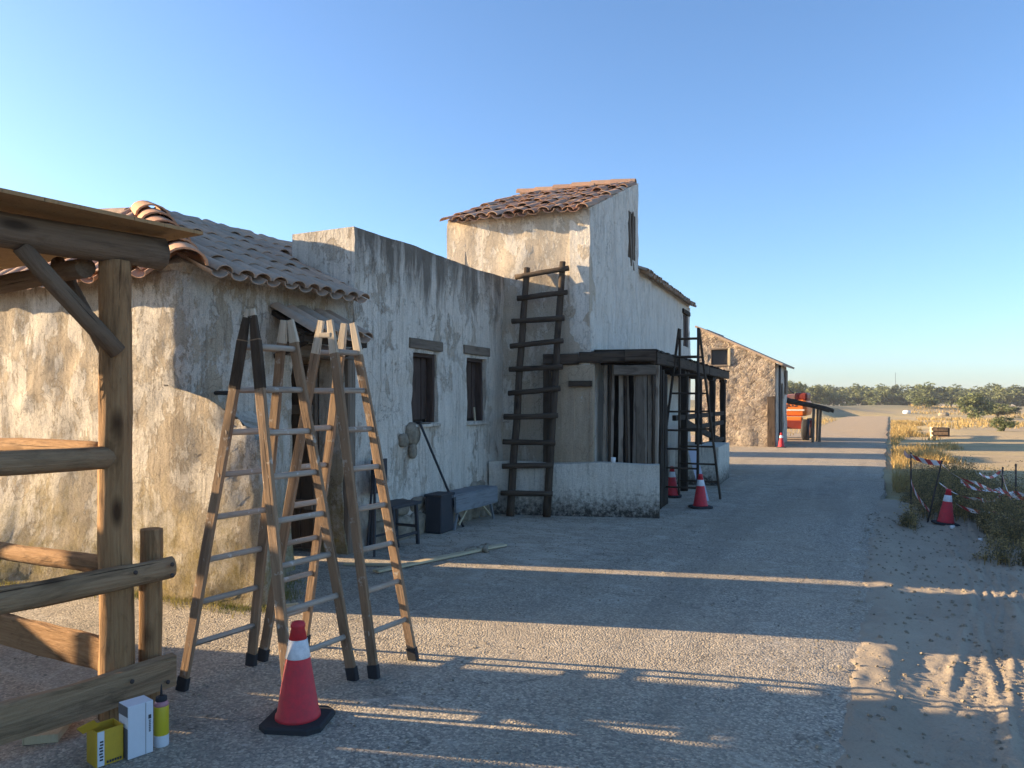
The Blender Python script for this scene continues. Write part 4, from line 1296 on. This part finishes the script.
stick('boom', lf, (-3.9, 33.2, 1.7), (-3.6, 36.6, 1.8), .2, .2, M['lift'])
stick('hydraulic_hose', lf, (-3.75, 32.5, 2.12), (-3.45, 32.5, 1.85), .05, .05, M['metal_dark'], rnd=True)
def text(name, parent, body, size, mw, mat):
    cu = bpy.data.curves.new(name, 'FONT'); cu.body = body; cu.size = size; cu.extrude = .004; cu.align_x = 'CENTER'; cu.align_y = 'CENTER'
    ob = bpy.data.objects.new(name, cu); COL.objects.link(ob)
    dg = bpy.context.evaluated_depsgraph_get()
    me = bpy.data.meshes.new_from_object(ob.evaluated_get(dg))
    bpy.data.objects.remove(ob)
    me.materials.clear()
    return put(name, me, mat, parent, mw)
text('lettering', lf, 'JLG', .3, Matrix.Translation(V(-3.55, 32.488, 1.42)) @ Matrix.Rotation(R(90), 4, 'X'), M['ink'])
bsh = empty('brush_shelter', (-2.9, 31.5, 0), 'dark brushwood awning on posts beside the stone barn', 'awning')
for i in range(7):
    stick('brush_bundle', bsh, (-3.9, 31.0 + i * .12, 1.66 + random.uniform(-.05, .05)), (-1.98 + random.uniform(-.25, .1), 31.0 + i * .12, 1.2 + random.uniform(-.05, .05)), .13, .12, M['brush'], rnd=True, wob=.03, seg=12)
for (x, y, zt) in ((-2.62, 31.0, 1.3), (-2.42, 31.5, 1.28), (-2.55, 31.8, 1.3)):
    stick('post', bsh, (x, y, -.05), (x + .05, y, zt), .1, .1, M['wood_grey'], rnd=True, wob=.01)

# ================================================================== VERGE: weeds, dry grass, tape, posts
random.seed(11)
class Blades:
    def __init__(s):
        s.v = []; s.f = []
    def blade(s, p, h, w, az, lean, seg=2):
        d = Vector((math.cos(az), math.sin(az), 0)); sd = Vector((-d.y, d.x, 0)) * w / 2
        b = len(s.v)
        for i in range(seg + 1):
            t = i / seg
            c = Vector(p) + d * (lean * h * t * t) + Vector((0, 0, h * t * (1 - .25 * lean * t)))
            ww = sd * (1 - t * .92)
            s.v.append(c - ww); s.v.append(c + ww)
        for i in range(seg):
            a = b + 2 * i
            s.f.append((a, a + 1, a + 3, a + 2))
    def leaf(s, c, size, rnd=random):
        u = Vector((rnd.gauss(0, 1), rnd.gauss(0, 1), rnd.gauss(0, .7))).normalized()
        w = u.orthogonal().normalized()
        w = (w * math.cos(1) + u.cross(w) * math.sin(rnd.uniform(-2, 2))).normalized()
        b = len(s.v)
        c = Vector(c)
        s.v += [c - u * size, c + w * size * .4, c + u * size, c - w * size * .4]
        s.f.append((b, b + 1, b + 2, b + 3))
    def build(s, name, mat, parent=None):
        return put(name, mesh(name, s.v, s.f), mat, parent)
def vz(x, y):
    return verge_z(x, y) if 0 < x < 6.5 and 3 < y < 13.5 else -.12
bl = Blades(); dry = Blades()
def weed_den(x, y):
    if y < 9.0 or y > 19: return 0
    lo = .28 + .15 * math.sin(y * 2.1) + .25 * max(0, (11.2 - y)) * .9
    hi = 2.0 + max(0, 11 - y) * .3 - max(0, y - 13.5) * .12
    if not lo < x < hi: return 0
    return max(0, .55 + nz((x * 1.6, y * 1.1, 0), 1, 2) * 1.1)
cnt = 0
while cnt < 3400:
    x = random.uniform(.1, 3.4); y = random.uniform(9.0, 19)
    if random.random() > weed_den(x, y): continue
    if .3 < x < 1.0 and 9.6 < y < 11.95: continue
    cnt += 1
    h = random.uniform(.10, .52) * (.6 + .4 * smst(9.5, 11.5, y)) * (0.55 + .75 * weed_den(x, y)) * smst(.1, .9, x + .25)
    z = vz(x, y)
    n = random.randint(2, 5)
    for k in range(n):
        az = random.uniform(0, 6.28); ln = random.uniform(.1, .7)
        tgt = dry if random.random() < .38 else bl
        tgt.blade((x, y, z), h * random.uniform(.6, 1.1), .008, az, ln, 3)
        for q in range(random.randint(5, 10)):
            t = random.uniform(.15, 1.0)
            c = Vector((x, y, z)) + Vector((math.cos(az), math.sin(az), 0)) * ln * h * t * t + V(random.gauss(0, .03), random.gauss(0, .03), h * t)
            tgt.leaf(c, random.uniform(.008, .02))
tag(bl.build('roadside_weeds', M['weed']), 'dark green tangled weeds along the right verge', 'weeds', None, 'stuff')
# straw-gold grass strip farther on
cnt = 0
while cnt < 9000:
    y = 15.5 + 50 * random.random() ** 1.5
    x = random.uniform(.05, 2.2)
    d = .35 + nz((x * .9, y * .4, 0), 1, 9) * 1.5 - max(0, (x - 1.0)) * .7
    if random.random() > d: continue
    cnt += 1
    h = random.uniform(.12, .42) * (.5 + .5 * d)
    dry.blade((x, y, -.07), h, .012 + .0012 * (y - 14), random.uniform(0, 6.28), random.uniform(.1, .6), 2)
cnt = 0
while cnt < 9000:
    y = random.uniform(40, 120); x = random.uniform(2, 40)
    if nz((x * .15, y * .12, 0), 1, 14) < .02: continue
    cnt += 1
    dry.blade((x, y, terr_z(x, y) - .02), random.uniform(.15, .4), .09, random.uniform(0, 6.28), random.uniform(.2, .8), 1)
for k in range(900):
    y = random.uniform(36, 70); x = random.uniform(-6.5, -3.9)
    dry.blade((x, y, -.07), random.uniform(.2, .5), .04, random.uniform(0, 6.28), random.uniform(.2, .8), 1)
tag(dry.build('dry_grass', M['straw']), 'straw-coloured dry grass beside the road', 'grass', None, 'stuff')
# tufts at the foot of the corner house
tf_ = Blades()
for k in range(5200):
    s_ = random.uniform(L1 - 4.2, L1 + .9)
    q, n_ = h_pos(s_, .02, 0)
    dd = abs(random.gauss(0, .09)) * (1 + 1.2 * smst(L1 - .5, L1 - 3, s_))
    if nz((s_ * 2.2, 0, 0), 1, 5) < -.18 and random.random() < .8: continue
    tf_.blade((q.x + n_.x * dd, q.y + n_.y * dd, -.005), random.uniform(.015, .07), .006, random.uniform(0, 6.28), random.uniform(.2, .9), 2)
tag(tf_.build('wall_foot_grass', M['tuft']), 'yellow-green grass tufts at the foot of the corner house', 'grass', None, 'stuff')
# loose pebbles
def pebbles(name, n, fx, mat, lab):
    vs_, fs = [], []
    for k in range(n):
        x, y, z, r = fx()
        b = len(vs_)
        for i in range(5):
            a = i * 1.2566 + k
            vs_.append((x + r * math.cos(a) * random.uniform(.7, 1.2), y + r * math.sin(a) * random.uniform(.7, 1.2), z))
        for i in range(5):
            a = i * 1.2566 + k + .3
            vs_.append((x + r * .6 * math.cos(a), y + r * .6 * math.sin(a), z + r * random.uniform(.5, .9)))
        for i in range(5):
            j = (i + 1) % 5
            fs.append((b + i, b + j, b + 5 + j, b + 5 + i))
        fs.append(tuple(b + 5 + i for i in range(5)))
    o = put(name, mesh(name, vs_, fs), mat)
    tag(o, lab, 'gravel', None, 'stuff')
def px1():
    y = random.uniform(2.8, 12) ; x = random.uniform(-.3, 1.9)
    return x, y, (verge_z(x, y) if x > road_edge(y) else .002), random.choice((.006, .008, .012, .018))
pebbles('verge_gravel', 1500, px1, M['rock'], 'loose gravel scattered on the sandy verge')
def px2():
    y = random.uniform(2.6, 11) ; x = random.uniform(-5.0, -.2)
    return x, y, .004, random.choice((.004, .005, .006, .009))
pebbles('road_gravel', 2600, px2, M['rock'], 'loose gravel scattered over the asphalt')

def tape(pts, sag, label, w=.07, twist=0.0):
    pts = [Vector(p) for p in pts]
    vs_, fs, uv = [], [], []
    L = 0
    last = None
    rows = []
    for a, b in zip(pts[:-1], pts[1:]):
        n = 12
        for i in range(n + 1):
            if rows and i == 0: continue
            t = i / n
            c = a.lerp(b, t) - V(0, 0, sag * 4 * t * (1 - t))
            if last: L += (c - last).length
            last = c
            tw = twist * math.sin(L * 3.1 + pts[0].x * 7) + .25 * nz((L * 4, 0, 0), 1, 2)
            dn = V(math.sin(tw) * .3, math.sin(tw), math.cos(tw)) * w / 2
            rows.append((c - dn, c + dn, L))
    for a, b, l in rows:
        vs_ += [a, b]
    for i in range(len(rows) - 1):
        fs.append((2 * i, 2 * i + 1, 2 * i + 3, 2 * i + 2))
    me = mesh('barrier_tape', vs_, fs)
    uvl = me.uv_layers.new(name='UVMap')
    for p in me.polygons:
        for li in p.loop_indices:
            vi = me.loops[li].vertex_index
            uvl.data[li].uv = (rows[vi // 2][2] / .24, vi % 2)
    o = put('barrier_tape', me, M['tape'])
    sm = o.modifiers.new('thickness', 'SOLIDIFY'); sm.thickness = .001
    tag(o, label, 'barrier tape', 'red and white barrier tapes on the verge')
A_, Bb, Bt, C_, D_ = V(.27, 12.4, -.1), V(.45, 11.84, -.1), V(.63, 11.9, .78), V(1.56, 12.6, -.1), V(1.42, 12.9, -.1)
for (p, q, lab) in ((A_, A_ + V(.0, 0, .95), 'upright iron rod at the road end of the barrier tape'),
                    (Bb, Bt, 'leaning iron rod beside the faded traffic cone'),
                    (C_, C_ + V(.0, 0, .82), 'upright iron rod near the right edge of the picture'),
                    (D_, D_ + V(.02, 0, .75), 'short iron rod in the weeds left of the last rod')):
    o = stick('iron_rod', None, p, q, .022, .022, M['metal_rod'], rnd=True, n=8, wob=.001)
    tag(o, lab, 'rod', 'iron rods holding the tape')
tape([(.2, 13.6, .78), A_ + V(0, 0, .9), Bt - V(0, 0, .03)], .03, 'tape stretched between the first rod and the leaning rod', .07, .6)
tape([Bt - V(0, 0, .05), V(1.0, 11.7, .52), C_ + V(0, 0, .42), V(2.3, 11.6, .3)], .05, 'upper tape running right from the leaning rod', .05, 1.2)
tape([Bt - V(0.03, 0, .3), V(1.05, 11.6, .32), D_ + V(0, 0, .35), V(2.4, 11.4, .12)], .06, 'lower sagging tape in the weeds right of the cone', .05, 1.4)
tape([V(1.1, 12.3, .6), D_ + V(0, 0, .7), C_ + V(0, 0, .25), V(2.0, 10.9, .25)], .08, 'loose twisted tape at the right edge over the weeds', .05, 1.5)
tape([V(.9, 12.6, .45), V(1.3, 12.0, .42), V(1.75, 11.5, .38), V(2.3, 11.0, .22)], .07, 'slack tape crossing the middle of the weeds', .05, 1.3)
tape([V(.8, 11.95, .2), V(1.2, 11.5, .18), V(1.6, 11.3, .12), V(2.2, 10.7, .02)], .05, 'lowest trailing tape lying in the weeds', .05, 1.6)
tape([A_ + V(0, 0, .55), V(.33, 12.2, .28), Bb + V(.03, 0, .2)], .02, 'torn white tape end hanging below the first rod', .06, .3)
for (x, y, r, lab) in ((.72, 11.35, .035, 'white scrap beside the foot of the faded cone'), (.95, 10.5, .03, 'white pebble on the verge in front of the weeds')):
    tag(rock('white_stone', None, (x, y, -.04), (r, r, r), 300 + x, M['lift_white']), lab, 'stone')
# wooden crate in the field and two pale far things
cr = empty('field_crate', (1.9, 38, -.12), 'wooden crate standing in the dry field', 'crate')
box('crate_body', cr, (1.95, 38, .16), (.62, .5, .5), M['wood_beam'], R(10), .01)
for z in (-.02, .17, .34):
    box('slat', cr, (1.91, 37.735, z), (.64, .02, .13), M['wood_rail'], R(10), .004)
box('side_panel', cr, (1.62, 37.95, .18), (.03, .5, .5), M['lath'], R(10), .004)
lg = stick('field_log', None, (2.9, 36.2, -.06), (3.9, 36.0, -.06), .16, .14, M['wood_dark'], rnd=True, wob=.02)
tag(lg, 'dark log lying on the sand behind the weeds', 'log')
for (x, y, w, lab) in ((1.6, 92, 1.6, 'small white tarpaulin heap far off beside the road mound'), (4.6, 84, 1.9, 'pale rubble heap far off in the dry field')):
    tag(rock('far_heap', None, (x, y, terr_z(x, y) + .1), (w * .3, .5, .3), 400 + x, M['lift_white'] if w < 1.7 else M['rock']), lab, 'heap')

# ================================================================== TREES
random.seed(5)
def crown_mesh(seed, nleaf, hw, hh, ls):
    rnd = random.Random(seed)
    b = Blades()
    clumps = []
    for k in range(26):
        a = rnd.uniform(0, 6.28); r = rnd.random() ** .6
        clumps.append((Vector((math.cos(a) * r * hw * .75, math.sin(a) * r * hw * .75, rnd.uniform(-.75, .8) * hh * (1 - .4 * r))), rnd.uniform(.16, .36) * hw))
    for k in range(nleaf):
        c, cr_ = rnd.choice(clumps)
        d = Vector((rnd.gauss(0, 1), rnd.gauss(0, 1), rnd.gauss(0, .8))).normalized() * cr_ * rnd.random() ** .45
        b.leaf(c + d, ls * rnd.uniform(.6, 1.4), rnd)
    me = mesh('crown', b.v, b.f)
    me.materials.append(M['leaf'])
    return me
CR = [crown_mesh(i, 2200, 1.0, .85, .085) for i in range(6)]
def trunk_mesh():
    vs_, fs = [], []
    def limb(p0, p1, r0, r1, n=6):
        b = len(vs_)
        m = frm(p0, p1)
        L = (Vector(p1) - Vector(p0)).length
        for t, r in ((0, r0), (.5, (r0 + r1) / 2), (1, r1)):
            for i in range(n):
                a = 2 * math.pi * i / n
                vs_.append(m @ Vector((r * math.cos(a), r * math.sin(a), L * t)))
        for k in range(2):
            for i in range(n):
                j = (i + 1) % n
                fs.append((b + k * n + i, b + k * n + j, b + k * n + n + j, b + k * n + n + i))
    limb((0, 0, 0), (.03, .02, .5), .07, .05)
    for a in (0, 1.4, 2.7, 3.9, 5.2):
        limb((.03, .02, .45), (math.cos(a) * .5, math.sin(a) * .5, 1.1), .04, .012)
    me = mesh('trunk', vs_, fs); me.materials.append(M['bark'])
    return me
TR = trunk_mesh()
def tree(x, y, w, h, label, grp):
    z = terr_z(x, y) - .05
    e = empty('olive_tree', (x, y, z), label, 'tree', grp)
    c = bpy.data.objects.new('crown', random.choice(CR)); link(c, e)
    c.location = (0, 0, h * .48); c.scale = (w / 2 * 1.05, w / 2 * 1.05, h * .6); c.rotation_euler = (0, 0, random.uniform(0, 6.28))
    t = bpy.data.objects.new('trunk', TR); link(t, e)
    t.scale = (w * .4, w * .4, h * .42)
x = -24.0
k = 0
while x < 44:
    y = 140 + random.uniform(-6, 12)
    w = random.uniform(4.2, 7.0); h = random.uniform(3.3, 5.2) * (1.12 if x < -4 else .92)
    tree(x, y, w, h, 'olive-green tree in the distant tree line behind the field', 'trees of the distant tree line')
    x += w * random.uniform(.42, .62)
    k += 1
for xx in range(-26, 60, 4):
    tree(xx + random.uniform(-1, 1), 165 + random.uniform(0, 10), 7.5, random.uniform(4.4, 5.4), 'olive-green tree in the distant tree line behind the field', 'trees of the distant tree line')
for (x, y, w, h, lab) in ((6.3, 74, 2.7, 2.35, 'bushy pale green tree standing alone at the right of the dry field'),
                          (8.3, 78, 3.6, 1.5, 'low bush beside the lone tree at the right edge'),
                          (3.7, 100, 3.2, 1.5, 'round dark bush in the middle of the dry field'),
                          (4.95, 44, 1.3, .8, 'small dark green bush cut by the right picture edge'),
                          (-13.5, 118, 6.0, 4.6, 'tall feathery tree rising behind the orange lift'),
                          (-9.6, 122, 5.0, 4.0, 'grey-green tree right of the tall feathery tree')):
    tree(x, y, w, h, lab, None)
pole = stick('far_mast', None, (1.0, 175, 0), (1.0, 175, 7.2), .07, .07, M['metal_dark'], rnd=True, n=6)
tag(pole, 'thin mast rising above the distant trees', 'mast')

# ================================================================== HAZE
hz = NT('thin_haze')
hz.t.nodes.remove(hz.b)
pvn = hz.n('ShaderNodeVolumePrincipled')
pvn.inputs['Color'].default_value = (.80, .88, 1.0, 1)
pvn.inputs['Density'].default_value = .0006
hz.l(pvn.outputs[0], hz.t.nodes['Material Output'].inputs['Volume'])
hb = box('haze', None, (0, 250, 4.2), (700, 620, 11.6), hz.m, 0, 0)
tag(hb, 'thin pale air haze over the whole place', 'haze', None, 'stuff')
